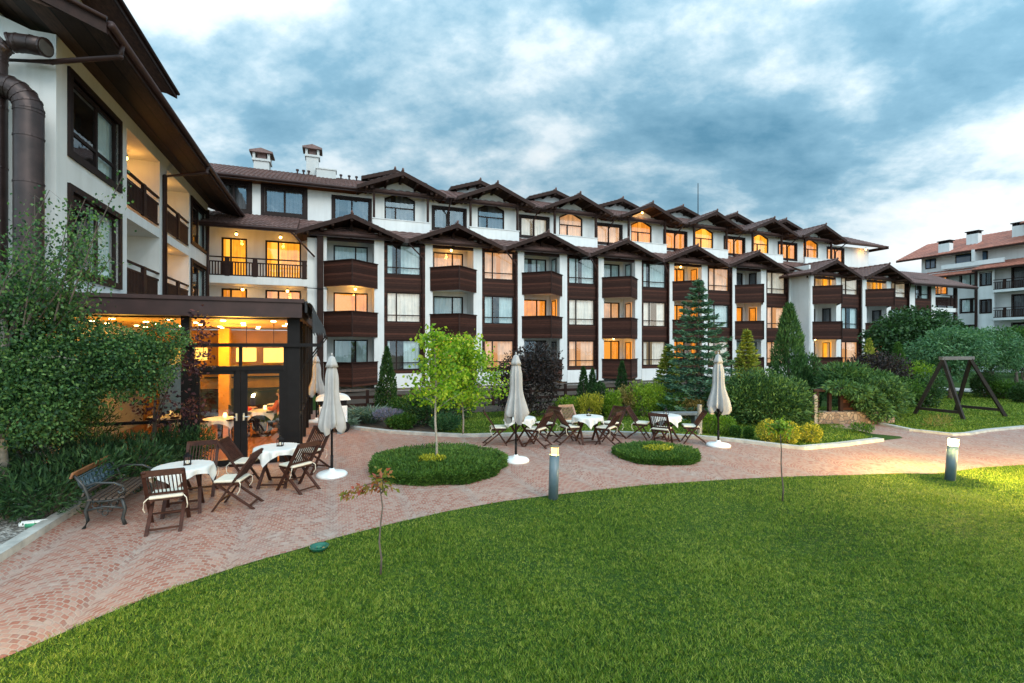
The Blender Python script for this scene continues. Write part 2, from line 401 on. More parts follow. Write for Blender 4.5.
def tiles(mb, O, e, s, Lx, S, pitch=.23, row=.38, amp=.035):
    O = Vector(O); e = Vector(e).normalized(); s = Vector(s).normalized(); n = s.cross(e).normalized()
    if n.z < 0: n = -n
    nx = max(2, int(Lx/pitch*6)); rows = max(1, int(round(S/row))); row = S/rows
    prof = [(i*Lx/nx, amp*abs(math.sin(math.pi*(i*Lx/nx)/pitch))) for i in range(nx+1)]
    base = len(mb.v)
    for r in range(rows):
        for k, (t, lift) in enumerate(((r*row, .045), ((r+1)*row, .012))):
            for x, h in prof: mb.v.append(tuple(O+e*x+s*t+n*(h+lift)))
    W = nx+1
    for r in range(rows):
        a = base+2*r*W
        for i in range(nx): mb.f.append((a+i, a+i+1, a+W+i+1, a+W+i))
        if r+1 < rows:
            b = base+(2*r+2)*W
            for i in range(nx): mb.f.append((a+W+i, a+W+i+1, b+i+1, b+i))
    # eave edge
    b = len(mb.v)
    for x, h in prof: mb.v.append(tuple(O+e*x+n*(-.01)))
    for i in range(nx): mb.f.append((base+i, base+i+1, b+i+1, b+i))
GCACHE = {}
def gable(root, u, half, zap, drop, D0, D1, mat='tile', front_wall=None):
    """a gabled roof over (u-half..u+half), ridge along D; tile skins, boarded soffit, bargeboards, ridge cap"""
    key = (half, zap, drop, D0, D1, mat)
    if key not in GCACHE:
        Ls = math.hypot(half, drop); t = MB(); so_ = MB(); bb = MB(); rc = MB(); th = .16
        for sg in (-1, 1):
            tiles(t, (sg*half, D0, zap-drop), (0, 1, 0), (-sg*half, 0, drop), D1-D0, Ls)
            so_.prism([(sg*half, D0+.04, zap-drop), (0, D0+.04, zap), (0, D0+.04, zap-th), (sg*half, D0+.04, zap-drop-th*.8)], (0, D1-D0-.04, 0))
            bb.prism([(sg*(half+.06), D0-.035, zap-drop-.0), (0, D0-.035, zap+.03), (0, D0-.035, zap-.23), (sg*(half+.06), D0-.035, zap-drop-.22)], (0, .07, 0))
            # purlin ends and rafters under the soffit
            for fr_ in (.35, .8):
                x = sg*half*fr_; z = zap-drop*fr_-th-.07
                so_.box(x-.06, x+.06, D0+.05, D1, z-.06, z+.07)
        so_.box(-.07, .07, D0+.05, D1, zap-th-.2, zap-th)
        y = D0-.04
        while y < D1:
            rc.tube([(0, y, zap+.045), (0, min(D1, y+.4), zap+.06)], [.085, .1], 8); y += .4
        rc.sphere((0, D0-.05, zap+.12), (.07, .07, .09), 8, 5)
        GCACHE[key] = [mesh_of('gable_roof', t, M[mat], False), mesh_of('soffit', so_, M['soffit']), mesh_of('bargeboard', bb, M['wood']), mesh_of('ridge_cap', rc, M[mat], True)]
    g = GCACHE[key]
    o = obj('gable_roof', g[0], None, root, (u, 0, 0))
    for nme, me in zip(('soffit', 'bargeboard', 'ridge_cap'), g[1:]): obj(nme, me, None, o)
    return o
LAMPE = 16
def wall_lamp(root, u, D, z, power=LAMPE):
    f = MB(); f.box(u-.05, u+.05, D-.05, D+.05, z, z+.05)
    f.lathe([(.03, -.05), (.05, 0)], (u, D, z), 8)
    o = obj('wall_lamp', f, M['steel'], root)
    b = MB(); b.sphere((u, D, z-.10), .07, 10, 6); obj('bulb', b, M['bulb_w'], o)
    l = bpy.data.lights.new('lamp_light', 'POINT'); l.energy = power; l.color = (1, .43, .07); l.shadow_soft_size = .09
    lo = bpy.data.objects.new('lamp_light', l); C.objects.link(lo); lo.parent = o; lo.location = (u, D, z-.28)
    return o
def downpipe(root, pts, r=.05):
    mb = MB(); mb.tube(pts, r, 8)
    for p in pts: mb.sphere(p, r*1.12, 8, 5)
    return obj('downpipe', mb, M['gutter'], root, smooth=True)
# ================================================================ MAIN HOTEL (rows of gabled bays) with its recessed link wing
P = 5.93; FL = (.7, 3.5, 6.3)
H = bthing('hotel_building', 'long white hotel with dark wooden balconies and a row of brown gables', 'hotel', -8, 28.4)
DW = 29.95                                     # plane of the recess walls and of the attic wall
cs = [.95+P*k for k in range(6)]+[36.85, 43.05]
DF = [28.4]*6+[26.76]*2
door_kind = [('off','orange','off'), ('orange','off','pink'), ('dark','orange','off'), ('orange','pink','off'), ('orange','orange','orange'), ('off','orange','dark'), ('bright','dark','bright'), ('pink','dark','bright')]
win_kind = [('off','pale','off'), ('pink','off','pink'), ('pink','pale','off'), ('pale','pale','off'), ('pale','off','pink'), ('pink','pink','pale'), ('pink','off','pale'), ('off','off','pale')]
lamps = {(0,1), (1,0), (1,2), (3,0), (6,2), (6,0), (7,2), (4,2)}
attic_kind = ['dark', 'dark', 'pale', 'pink', 'orange', 'orange', 'orange', 'orange']
gable_kind = ['dark', 'dark', 'pink', 'orange', 'bright', 'bright', 'orange']
# --- back wall with its door openings
ops = []; doors = []
for k, c in enumerate(cs):
    if DF[k] < 28: continue
    for i, f in enumerate(FL):
        ops.append((c-.95, c+1.0, f+.02, f+2.3)); doors.append((k, c, i, f))
awin = []; gwin = []
for k in range(-1, 8):
    c = .95+P*k
    if 0 <= k: awin.append((c-.93, c+1.1, 10.1, 11.42, k))
for k in range(7):
    c = 3.85+P*k; gwin.append((c-.93, c+.93, 10.25, 11.7, k))
lwin = [(-5.85, -4.45, 10.15, 11.6), (-3.62, -1.6, 10.15, 11.6)]
ops_att = [a[:4] for a in awin]+[g[:4] for g in gwin]+lwin
ldoor = []
for f in (3.5, 6.3): ldoor += [(-5.75, -4.5, f+.02, f+2.3), (-3.6, -1.75, f+.02, f+2.3)]
mw = MB(); wall_open(mw, front(DW), -8, 47.0, 0, 11.7, .2, ops+ops_att+ldoor)
mw.box(46.8, 47.0, DW+.201, 36, 8, 11.7)
# gable peaks of the attic wall, cut round the pentagon windows
for k in range(7):
    c = 3.85+P*k; a0, a1 = c-.93, c+.93; top = lambda x: 12.95-.43*abs(x-c)-.17
    segs = [(c-2.4, a0, 11.7, 11.7), (a0, c, 11.7, 12.1), (c, a1, 12.1, 11.7), (a1, c+2.4, 11.7, 11.7)]
    for x0, x1, b0, b1 in segs:
        y0, y1 = max(top(x0), b0+.02), max(top(x1), b1+.02)
        mw.prism([(x0, DW, b0), (x1, DW, b1), (x1, DW, y1), (x0, DW, y0)], (0, .2, 0))
obj('wall', mw, M['stucco'], H)
for k, c, i, f in doors:
    window(H, front(DW), c-.95, c+1.0, f+.02, f+2.3, (.64,), (), door_kind[k][i], fb=.08, name='balcony_door')
for x0, x1, z0, z1, k in awin: window(H, front(DW), x0, x1, z0, z1, (.5,), (), attic_kind[k], casing=.13, fb=.09, name='attic_window', glass='glass_sky' if k < 2 else 'glass')
for x0, x1, z0, z1, k in gwin: window(H, front(DW), x0, x1, z0, z1, (.36,), (.62,), gable_kind[k], fb=.09, arch=.4, name='gable_window', glass='glass_sky' if k < 2 else 'glass')
for x0, x1, z0, z1 in lwin: window(H, front(DW), x0, x1, z0, z1, (.5,), (), 'dark', casing=.2, fb=.1, name='attic_window', glass='glass_sky')
for x0, x1, z0, z1 in ldoor: window(H, front(DW), x0, x1, z0, z1, (.36,), (), 'bright' if z0 > 5 else 'orange', fb=.09, name='balcony_door')

def bay(k):
    c, D = cs[k], DF[k]; lowz = 0 if D > 28 else -.55
    zs = 8.95+lowz
    pm = MB()
    pl, pr = (c-1.8, c-1.3), (c+1.25, c+1.8)
    for a, b in (pl, pr): pm.box(a, b, D, DW-.002, .25, zs+.2)
    obj('pier', pm, M['stucco'], H)
    if D < 28:                                     # the stepped-out bays have a back wall of their own
        q = MB(); o_ = [(c-1.1, c-.35, f+.02, f+2.2) for f in FL]+[(c+.15, c+.9, f+.02, f+2.2) for f in FL]
        wall_open(q, front(D+1.5), c-1.3, c+1.25, .25, zs+.1, .15, o_); obj('recess_wall', q, M['stucco'], H)
        for i, f in enumerate(FL):
            for x in (c-1.1, c+.15): window(H, front(D+1.5), x, x+.75, f+.02, f+2.2, (), (), door_kind[k][i], fb=.08, name='balcony_door')
    dep = (DW if D > 28 else D+1.5)-.002
    for i, f in enumerate(FL):
        s = MB(); s.box(c-1.299, c+1.249, D+.03, dep, f-.2, f)
        s.prism([(c-1.40, D+.029, f-.2), (c, D-1.24, f-.2), (c+1.38, D+.029, f-.2)], (0, 0, .18))
        bo = obj('balcony', s, M['stucco'], H)
        pz0, pz1 = (f-.38, f+1.0) if i else (f-.3, f+1.0)
        pp = MB(); A = Vector((c-1.46, D-.005, 0)); T = Vector((c, D-1.32, 0)); B = Vector((c+1.44, D-.005, 0))
        for p, q in ((A, T), (T, B)):
            d = (q-p).normalized(); n_ = Vector((-d.y, d.x, 0))*.05
            pp.prism([(p.x, p.y, pz0), (q.x, q.y, pz0), (q.x+n_.x, q.y+n_.y, pz0), (p.x+n_.x, p.y+n_.y, pz0)], (0, 0, pz1-pz0))
        obj('parapet_panel', pp, M['plank'], bo)
        cp = MB(); cp.bar((A.x, A.y, pz1+.02), (T.x, T.y-.02, pz1+.02), .11, .045); cp.bar((T.x, T.y-.02, pz1+.02), (B.x, B.y, pz1+.02), .11, .045)
        cp.bar((T.x, T.y-.03, pz0), (T.x, T.y-.03, pz1), .05, .05)
        obj('cap_rail', cp, M['wood'], bo)
        if (k, i) in lamps: wall_lamp(H, c+.05 if k != 0 else c+.25, D+.9, f+2.55 if i < 2 else f+2.42)
        if k >= 2:
            window(H, (lambda a, b, z, u=c+1.25: (u-.10+b*.3, a, z)), D+.45, D+1.1, f+.02, f+2.2, (), (), door_kind[k][i], fb=.07, name='side_door', dep=.4)
    # tie beam, king post and gable roof
    tb = MB(); zt = zs-.32
    tb.box(c-1.85, c+1.85, D+.05, D+.2, zt-.09, zt+.09); tb.box(c-.08, c+.08, D+.06, D+.19, zt+.091, zs+.62)
    for s in (-1, 1): tb.box(c+s*1.52-.09, c+s*1.52+.09, D-.75, D-.002, zs-.06, zs+.12)
    obj('tie_beam', tb, M['wood'], H)
    gable(H, c, 2.8, 9.85+lowz*.93, 1.13, D-.95, DW+.05)
    # window block
    x0, x1 = c+1.801, c+4.17; wa, wb = c+1.93, c+3.93
    wk = MB(); zop = [(wa, wb, f+.5, f+2.28) for f in FL]
    wall_open(wk, front(D+.02), x0, x1, 1.0, zs-.32, .16, zop)
    wk.box(wb+.12, x1, D-.06, D+.019, .3, zs-.3)
    obj('timber_cladding', wk, M['plank'], H)
    q = MB(); q.box(x0, x1, D-.03, D+.3, .0, .999); obj('plinth', q, M['plinth'], H)
    for i, f in enumerate(FL):
        window(H, front(D+.02), wa, wb, f+.5, f+2.28, (.29,), (.24,), win_kind[k][i], fb=.075, dep=.8)
    g = c+2.965
    downpipe(H, [(g, D-.85, zs-.35), (c+4.02, D-.12, zs-1.1), (c+4.02, D-.12, .3)])
    gu = MB(); gu.box(c+2.80, c+3.13, D-.9, D+.3, zs-.42, zs-.33); gu.box(c+2.78, c+3.15, D-.96, D-.9, zs-.45, zs-.25)
    obj('gutter', gu, M['gutter'], H)
for k in range(8): bay(k)
# attic gables, their posts and white parapets
for k in range(7):
    c = 3.85+P*k
    gable(H, c, 2.55, 12.95, 1.08, 28.6, 32.2)
    pz = MB(); pz.box(c-1.68, c+1.7, 29.2, 29.34, 9.0, 10.18); pz.box(c-1.72, c+1.74, 29.16, 29.38, 10.18, 10.225); obj('attic_parapet', pz, M['stucco'], H)
    for s in (-1, 1):
        po = MB(); po.box(c+s*1.6-.065, c+s*1.6+.065, 29.2, 29.33, 10.226, 12.14); obj('gable_post', po, M['wood'], H)
        po = MB(); po.box(c+s*1.76-.08, c+s*1.76+.08, 28.75, 29.94, 11.83, 12.0); obj('roof_beam', po, M['wood'], H)
    gable(H, c, 2.1, 14.38, .70, 32.4, 35.5)
    rg = MB(); rg.prism([(c-1.7, 33.2, 13.0), (c+1.7, 33.2, 13.0), (c+1.7, 33.2, 13.66), (c, 33.2, 14.2), (c-1.7, 33.2, 13.66)], (0, .15, 0)); obj('dormer_wall', rg, M['stucco'], H)
    x = c+2.965
    downpipe(H, [(x, 28.75, 11.75), (x+.02, 29.85, 11.1), (x+.02, 29.85, 9.9)])
    gu = MB(); gu.box(x-.2, x+.2, 28.6, 29.9, 11.72, 11.80); obj('gutter', gu, M['gutter'], H)
wall_lamp(H, 3.85+3*P-.4, 29.3, 12.5, 14); wall_lamp(H, 45.9, 29.5, 11.6, 14)
# upper roof (both slopes) and lower skirt roof
def slope_roof(u0, u1, D0, z0, D1, z1, name='roof', pitch=.23, mat='tile'):
    t = MB(); S = math.hypot(D1-D0, z1-z0); tiles(t, (u0, D0, z0), (1,0,0), (0, D1-D0, z1-z0), u1-u0, S, pitch)
    o = obj(name, t, M[mat], H)
    s = MB(); s.prism([(u0, D0+.03, z0), (u0, D1, z1), (u0, D1, z1-.18), (u0, D0+.03, z0-.14)], (u1-u0, 0, 0)); obj('soffit', s, M['soffit'], o)
    g = MB(); g.tube([(u0, D0-.06, z0-.06), (u1, D0-.06, z0-.06)], .075, 8); g.box(u0, u1, D0+.0, D0+.03, z0-.2, z0-.02); obj('gutter', g, M['gutter'], o)
    return o
slope_roof(-9, 1.35, 29.15, 11.85, 33, 13.55, 'main_roof')
slope_roof(1.35, 41.9, 29.3, 11.9, 33, 13.55, 'main_roof', .46)
hr = MB(); tiles(hr, (41.9, 29.15, 11.85), (1,0,0), (0, 3.85, 1.7), 6.4, 4.2, .3)
o = obj('main_roof', hr, M['tile'], H)
s = MB(); s.prism([(41.9, 29.17, 11.85), (41.9, 33, 13.5), (41.9, 33, 13.3), (41.9, 29.17, 11.68)], (6.4, 0, 0)); s.box(48.2, 48.32, 29.0, 33.1, 11.62, 11.88); obj('soffit', s, M['soffit'], o)
bk = MB(); bk.prism([(-9, 33, 13.55), (47, 33, 13.55), (47, 38, 11.6), (-9, 38, 11.6)], (0, 0, -.15)); bk.box(-9, 47, 37, 37.2, 0, 11.6); obj('rear_roof', bk, M['tile'], H)
slope_roof(-8.5, -1.8, 27.5, 8.80, DW, 9.95, 'skirt_roof')
slope_roof(-1.8, 35.0, 28.05, 8.86, DW, 9.9, 'skirt_roof', .46)
slope_roof(35.0, 46.0, 26.6, 8.35, DW, 9.85, 'skirt_roof', .46)
slope_roof(46.0, 55.2, 25.75, 7.98, DW, 9.85, 'skirt_roof', .3)
rw = MB(); rw.prism([(55.2, 25.78, 7.98), (55.2, DW, 9.84), (55.2, DW, 9.6), (55.2, 25.78, 7.78)], (.06, 0, 0)); obj('bargeboard', rw, M['wood'], H)
# left link wing: slabs, railing, lamps, corner post
lw = MB()
for z in (5.9, 3.1): lw.box(-8, -.85, 28.42, DW-.003, z, z+.4)
lw.box(-1.35, -.86, 28.43, DW-.004, .3, 8.6)
obj('balcony_slab', lw, M['stucco'], H)
def railing(root, m, a0, a1, z0, z1, posts=(), mat='wood', pitch=.13):
    r = MB(); r.mbox(m, a0, a1, .0, .09, z1-.06, z1); r.mbox(m, a0, a1, .02, .07, z0, z0+.07); r.mbox(m, a0, a1, .02, .07, z1-.3, z1-.24)
    x = a0+pitch*.6
    while x < a1-.05:
        r.mbox(m, x-.028, x+.028, .025, .06, z0+.071, z1-.301); x += pitch
    for p in posts: r.mbox(m, p-.11, p+.11, -.02, .08, z0-.02, z1-.001)
    return obj('railing', r, M[mat], root)
railing(H, front(28.42), -7.5, -1.36, 6.3, 7.3, (-5.2, -3.9, -1.5))
railing(H, front(28.42), -7.5, -1.36, 3.5, 4.5, (-5.2, -3.9, -1.5))
wall_lamp(H, -4.9, 29.2, 8.75, 15); wall_lamp(H, -2.75, 29.2, 8.75, 15); wall_lamp(H, -4.6, 29.2, 5.78, 9); wall_lamp(H, -2.4, 29.2, 5.78, 9)
cpo = MB(); cpo.box(-.84, -.52, 28.1, 28.39, 0, 8.9); obj('corner_post', cpo, M['wood'], H)
downpipe(H, [(-2.1, 27.5, 8.65), (-1.0, 28.25, 7.55)], .05)
for z in (5.75, ):
    b = MB(); b.bar((-1.5, 28.2, z+.05), (-.3, 28.0, z), .04, .04); obj('bracket', b, M['steel'], H)
# stepped side wall and the right-hand end
e = MB(); e.box(35.02, 35.2, 26.76, DW-.001, 0, 9.0); e.box(34.85, 35.019, DW-1.6, DW-.001, 0, 9.0); obj('step_wall', e, M['stucco'], H)
e = MB()
for a, b in ((47.23, 48.1), (50.45, 51.0)): e.box(a, b, 26.76, 29.9, 0, 8.3)
e.box(47.23, 54.4, 28.6, 28.8, 0, 8.6); e.box(51.0, 54.4, 26.8, 28.59, 5.75, 6.1); e.box(51.0, 54.4, 26.8, 28.59, 2.95, 3.3); obj('end_wall', e, M['stucco'], H)
e = MB(); wall_open(e, front(26.8), 48.101, 50.449, .4, 8.3, .15, [(48.3, 50.25, f+.5, f+2.25) for f in FL]); obj('timber_cladding', e, M['plank'], H)
for f in FL: window(H, front(26.8), 48.3, 50.25, f+.5, f+2.25, (.3,), (.25,), 'off', fb=.07)
for f in FL[1:]: railing(H, front(26.85), 51.05, 54.4, f, f+1.0, (53.6,))
e = MB(); e.box(54.1, 54.4, 26.8, 27.0, 0, 8.2); obj('corner_post', e, M['wood'], H)
for f in FL[1:]: window(H, front(28.5), 51.6, 53.4, f+.02, f+2.2, (.5,), (), 'dark', fb=.08, name='balcony_door', dep=.09) if False else None
# chimneys, vents, mast
def chimney(u, D, zb, zt, w_, d_):
    b = MB(); b.box(u-w_/2, u+w_/2, D-d_/2, D+d_/2, zb, zt-.75); b.box(u-w_/2-.08, u+w_/2+.08, D-d_/2-.08, D+d_/2+.08, zt-.749, zt-.62)
    for sx in (-1, 1):
        for sy in (-1, 1): b.box(u+sx*(w_/2-.02)-.07, u+sx*(w_/2-.02)+.07, D+sy*(d_/2-.02)-.07, D+sy*(d_/2-.02)+.07, zt-.62, zt-.28)
    o = obj('chimney', b, M['chimney'], H)
    c_ = MB(); hw = w_/2+.22; hd = d_/2+.2
    c_.prism([(u-hw, D-hd, zt-.28), (u+hw, D-hd, zt-.28), (u+hw, D-hd, zt-.18), (u, D-hd, zt), (u-hw, D-hd, zt-.18)], (0, 2*hd, 0)); c_.box(u-.28*w_, u+.28*w_, D-d_/2+.1, D+d_/2-.1, zt-.62, zt-.281)
    obj('chimney_cap', c_, M['tile'], o); return o
chimney(-4.15, 33.2, 13.0, 14.75, .85, .85); chimney(-1.25, 33.0, 13.0, 15.35, .72, .72)
b = MB(); b.box(-1.0, .15, 32.2, 32.9, 12.9, 13.75); b.box(-1.05, .2, 32.15, 32.95, 13.75, 13.83); obj('roof_vent_box', b, M['chimney'], H)
for u_ in (-2.1, -1.75, -1.45, .45, .95, 1.4):
    b = MB(); b.lathe([(.05, 0), (.05, .32), (.09, .33), (.09, .42)], (u_, 32.4, 13.2), 8); obj('roof_vent', b, M['gutter'], H)
b = MB(); b.tube([(30.6, 34, 13), (30.6, 34, 17.2)], [.05, .03], 6); obj('antenna_mast', b, M['steel'], H)

# ================================================================ LEFT WING
W = bthing('hotel_wing', 'near white hotel wing at the left edge with deep brown eaves and large windows', 'hotel wing', -6.05, 14.1)
U0 = -6.05; m = right(U0)
wins = [(14.75, 17.5, 7.42, 9.28), (14.75, 17.5, 4.5, 6.45), (25.35, 27.9, 7.42, 9.28), (25.35, 27.9, 4.5, 6.45)]
recs = [(18.15, 21.15, z, z+2.5) for z in (4.15, 6.97)]+[(21.95, 25.0, z, z+2.5) for z in (4.15, 6.97)]
w_ = MB(); wall_open(w_, m, 14.1, 28.4, 0, 9.9, .3, wins+recs)
w_.box(-12, U0-.301, 14.1, 14.4, 0, 9.9); w_.box(-12, U0-.301, 28.1, 28.4, 0, 9.9)
w_.prism([(U0-.05, 14.11, 9.7), (-12, 14.11, 9.7), (-12, 14.11, 12.0), (U0-.05, 14.11, 9.75)], (0, .3, 0))
w_.box(-7.5, -7.3, 13.9, 23.3, 9.9, 13.35); w_.box(-12, -7.501, 13.9, 14.1, 10.2, 15)
obj('wall', w_, M['stucco'], W)
for i, (a, b, z0, z1) in enumerate(wins): window(W, m, a, b, z0, z1, (.56,), (.3,) if i < 1 else (), ('off', 'off', 'off', 'off')[i], fb=.11, casing=.16, cover=.42, cas_depth=.06, dep=.9)
for j, (a, b, z0, z1) in enumerate(recs):
    r = MB(); d = 1.45
    r.quad(m(a,d,z0), m(b,d,z0), m(b,d,z1), m(a,d,z1)); r.quad(m(a,.3,z0), m(a,d,z0), m(a,d,z1), m(a,.3,z1)); r.quad(m(b,.3,z0), m(b,d,z0), m(b,d,z1), m(b,.3,z1))
    r.quad(m(a,.3,z0), m(b,.3,z0), m(b,d,z0), m(a,d,z0)); r.quad(m(a,.3,z1), m(b,.3,z1), m(b,d,z1), m(a,d,z1))
    rr = obj('balcony_recess', r, M['stucco'], W)
    dk = MB(); dk.mbox(m, a+.5, b-.5, d-.06, d-.01, z0+.02, z0+2.15); obj('balcony_door', dk, M['frame'], rr)
    dp = MB()
    for q0, q1 in ((a+.6, (a+b)/2-.05), ((a+b)/2+.05, b-.6)): dp.mbox(m, q0, q1, d-.075, d-.062, z0+.12, z0+2.05)
    obj('pane', dp, CUR['orange' if j in (1, 2) else 'pale'], rr)
    railing(W, m, a+.01, b-.01, z0+.14, z0+1.2, ((a+b)/2,), 'wood', .12)
for D_, z in ((20.3, 9.3), (23.6, 6.5), (23.6, 9.3)): wall_lamp(W, U0-.75, D_, z, 13)
# roof: eave along the facade, gable rake to the front
UE, ZE, DE = -4.65, 9.68, 12.8
def WR(x): return ZE+.40*(UE-x)
t = MB(); tiles(t, (UE, DE, ZE), (0,1,0), (-8, 0, 3.2), 16.6, 8.6, .23); ro = obj('main_roof', t, M['tile'], W)
s = MB(); s.prism([(UE, DE+.05, ZE-.01), (-12, DE+.05, WR(-12)-.01), (-12, DE+.05, WR(-12)-.15), (-6.1, DE+.05, 9.93), (UE, DE+.05, ZE-.14)], (0, 16.5, 0)); obj('soffit', s, M['soffit'], ro)
s = MB(); s.prism([(UE+.03, DE-.03, ZE+.06), (-12, DE-.03, WR(-12)+.06), (-12, DE-.03, WR(-12)-.24), (UE+.03, DE-.03, ZE-.24)], (0, .075, 0)); s.box(UE, UE+.04, DE+.05, DE+16.5, ZE-.2, ZE); obj('bargeboard', s, M['wood'], ro)
g = MB(); g.tube([(UE+.10, DE-.02, ZE-.03), (UE+.10, DE+16.6, ZE-.03)], .085, 10); g.tube([(UE+.05, DE-.09, ZE+.05), (-12, DE-.09, WR(-12)+.05)], .05, 8); obj('gutter', g, M['gutter'], ro, smooth=True)
# upper dormer roof
t = MB(); tiles(t, (-6.25, 12.9, 13.35), (0,1,0), (-6, 0, 2.6), 10.9, 6.5, .23); dr = obj('dormer_roof', t, M['tile'], W)
s = MB(); s.prism([(-6.25, 12.92, 13.34), (-12.2, 12.92, 15.9), (-12.2, 12.92, 15.7), (-7.3, 12.92, 13.3), (-6.25, 12.92, 13.2)], (0, 10.85, 0)); obj('soffit', s, M['soffit'], dr)
s = MB(); s.box(-6.25, -6.2, 12.9, 23.8, 13.1, 13.4); s.prism([(-6.2, 23.78, 13.42), (-12.2, 23.78, 16.0), (-12.2, 23.78, 15.7), (-6.2, 23.78, 13.1)], (0, .07, 0)); s.tube([(-6.15, 12.9, 13.3), (-6.15, 23.8, 13.3)], .07, 8); obj('bargeboard', s, M['wood'], dr)
# drain pipes
downpipe(W, [(-4.57, 13.45, 9.6), (-4.62, 13.5, 9.34), (-6.0, 13.8, 9.10), (-7.2, 13.95, 9.0)], .058)
downpipe(W, [(-4.57, 21.4, 9.55), (-4.62, 21.4, 9.35), (-5.97, 21.45, 9.05), (-5.97, 21.45, 3.7)], .075)
downpipe(W, [(-5.97, 28.05, 9.5), (-5.97, 28.05, 3.7)], .06)
# ventilation ducts on the end wall
DU = thing('ventilation_duct', 'fat brown ventilation duct whose bent top opens towards the roof corner', 'duct', BW(-6.85, 13.55), TH, None, (-6.85, 13.55, 0))
def arc(c, r, a0, a1, n, ax): return [Vector((c[0]+r*math.cos(a0+(a1-a0)*i/n), c[1], c[2]+r*math.sin(a0+(a1-a0)*i/n))) for i in range(n+1)]
def duct(root, pts, r, open_end=None):
    d = MB(); d.tube(pts, r, 18); obj('duct_tube', d, M['duct'], root, smooth=True)
    for i in range(0, len(pts), 1):
        s = MB(); p = pts[i]; q = pts[min(i+1, len(pts)-1)]; o = pts[max(i-1, 0)]; t_ = (Vector(q)-Vector(o)).normalized()*.02
        s.tube([Vector(p)-t_, Vector(p)+t_], r*1.045, 18); obj('seam_ring', s, M['duct'], root)
    if open_end is not None:
        e_ = MB(); t_ = Vector(open_end).normalized(); e_.tube([Vector(pts[-1])+t_*.001, Vector(pts[-1])+t_*.03], r*.88, 18); obj('opening', e_, M['room'], root)
duct(DU, [(-6.84, 13.55, z) for z in (0, 2, 3.5, 5, 6.5, 7.8, 8.8)]+arc((-6.46, 13.55, 8.9), .38, math.pi, math.pi/2, 5, 0)+[(-6.2, 13.5, 9.27), (-5.95, 13.42, 9.22)], .19, (1, -.3, -.1))
DV = thing('ventilation_duct', 'thick brown ventilation duct bending left below the roof, nearest the wall corner', 'duct', BW(-6.35, 13.6), TH, None, (-6.35, 13.6, 0))
duct(DV, [(-6.24, 13.45, z) for z in (0, 2, 3.5, 5, 6.2, 7.2, 7.75)]+arc((-6.69, 13.45, 7.8), .45, 0, math.pi/2, 5, 0)+[(-7.1, 13.4, 8.25), (-7.9, 13.3, 8.25)], .25)
for n_ in ('x',):
    DX = thing('ventilation_duct', 'slim straight brown duct standing left of the two bent ones', 'duct', BW(-7.3, 13.6), TH, None, (-7.3, 13.6, 0))
    duct(DX, [(-7.35, 13.7, z) for z in (0, 2, 4, 6, 7.4)], .13)

# ================================================================ GLASS PAVILION
PV = bthing('glass_pavilion', 'lit glass restaurant pavilion with dark steel frame and double doors', 'restaurant', -.72, 11.86)
D0 = 11.86; uL, uR = -7.4, -.74
f = MB()
for a, b in ((-.98, -.72), (-3.02, -2.86), (-5.0, -4.88), (-7.4, -7.25)): f.box(a, b, D0, D0+.16, 0, 3.27)
f.box(-7.4, -.25, D0-.06, D0+.14, 2.62, 2.70)
f.box(-.98, -.80, D0+.17, 20, 2.62, 2.70)
for D_ in (13.4, 15.0, 16.6, 18.2, 19.85): f.box(-.9, -.75, D_, D_+.14, 0, 3.27)
f.box(-.89, -.77, D0+.17, 20, .9, .97); f.box(-7.4, -3.021, D0+.02, D0+.12, 0, .12); f.box(-4.879, -3.021, D0+.03, D0+.11, 1.02, 1.08)
obj('steel_frame', f, M['steel'], PV)
r = MB(); r.box(-7.6, -.66, D0-.3, 20.3, 3.27, 3.60); r.box(-7.64, -.62, D0-.34, 20.34, 3.60, 3.68); obj('roof_fascia', r, M['gutter'], PV)
g = MB()
for a, b in ((-2.86, -.98), (-4.88, -3.02), (-7.25, -5.0)): g.quad((a, D0+.08, 2.70), (b, D0+.08, 2.70), (b, D0+.08, 3.27), (a, D0+.08, 3.27))
g.quad((-2.78, D0+.08, 2.2), (-1.06, D0+.08, 2.2), (-1.06, D0+.08, 2.62), (-2.78, D0+.08, 2.62))
g.quad((-.83, D0+.17, .05), (-.83, 20, .05), (-.83, 20, 3.27), (-.83, D0+.17, 3.27))
obj('transom_glazing', g, M['glass_p'], PV)
g = MB()
for a, b in ((-4.88, -3.02), (-7.25, -5.0)): g.quad((a, D0+.08, .12), (b, D0+.08, .12), (b, D0+.08, 2.62), (a, D0+.08, 2.62))
obj('side_glazing', g, glassmat('dimmed_glass', .16, (.45, .45, .42)), PV)  # glass colour darkened to dim the bright room behind
df = MB(); df.box(-2.859, -2.78, D0+.03, D0+.13, 0, 2.62); df.box(-1.06, -.981, D0+.03, D0+.13, 0, 2.62); df.box(-2.779, -1.061, D0+.03, D0+.13, 2.1, 2.2); df.box(-1.95, -1.89, D0+.031, D0+.129, 2.2, 2.62)
obj('door_frame', df, M['steel'], PV)
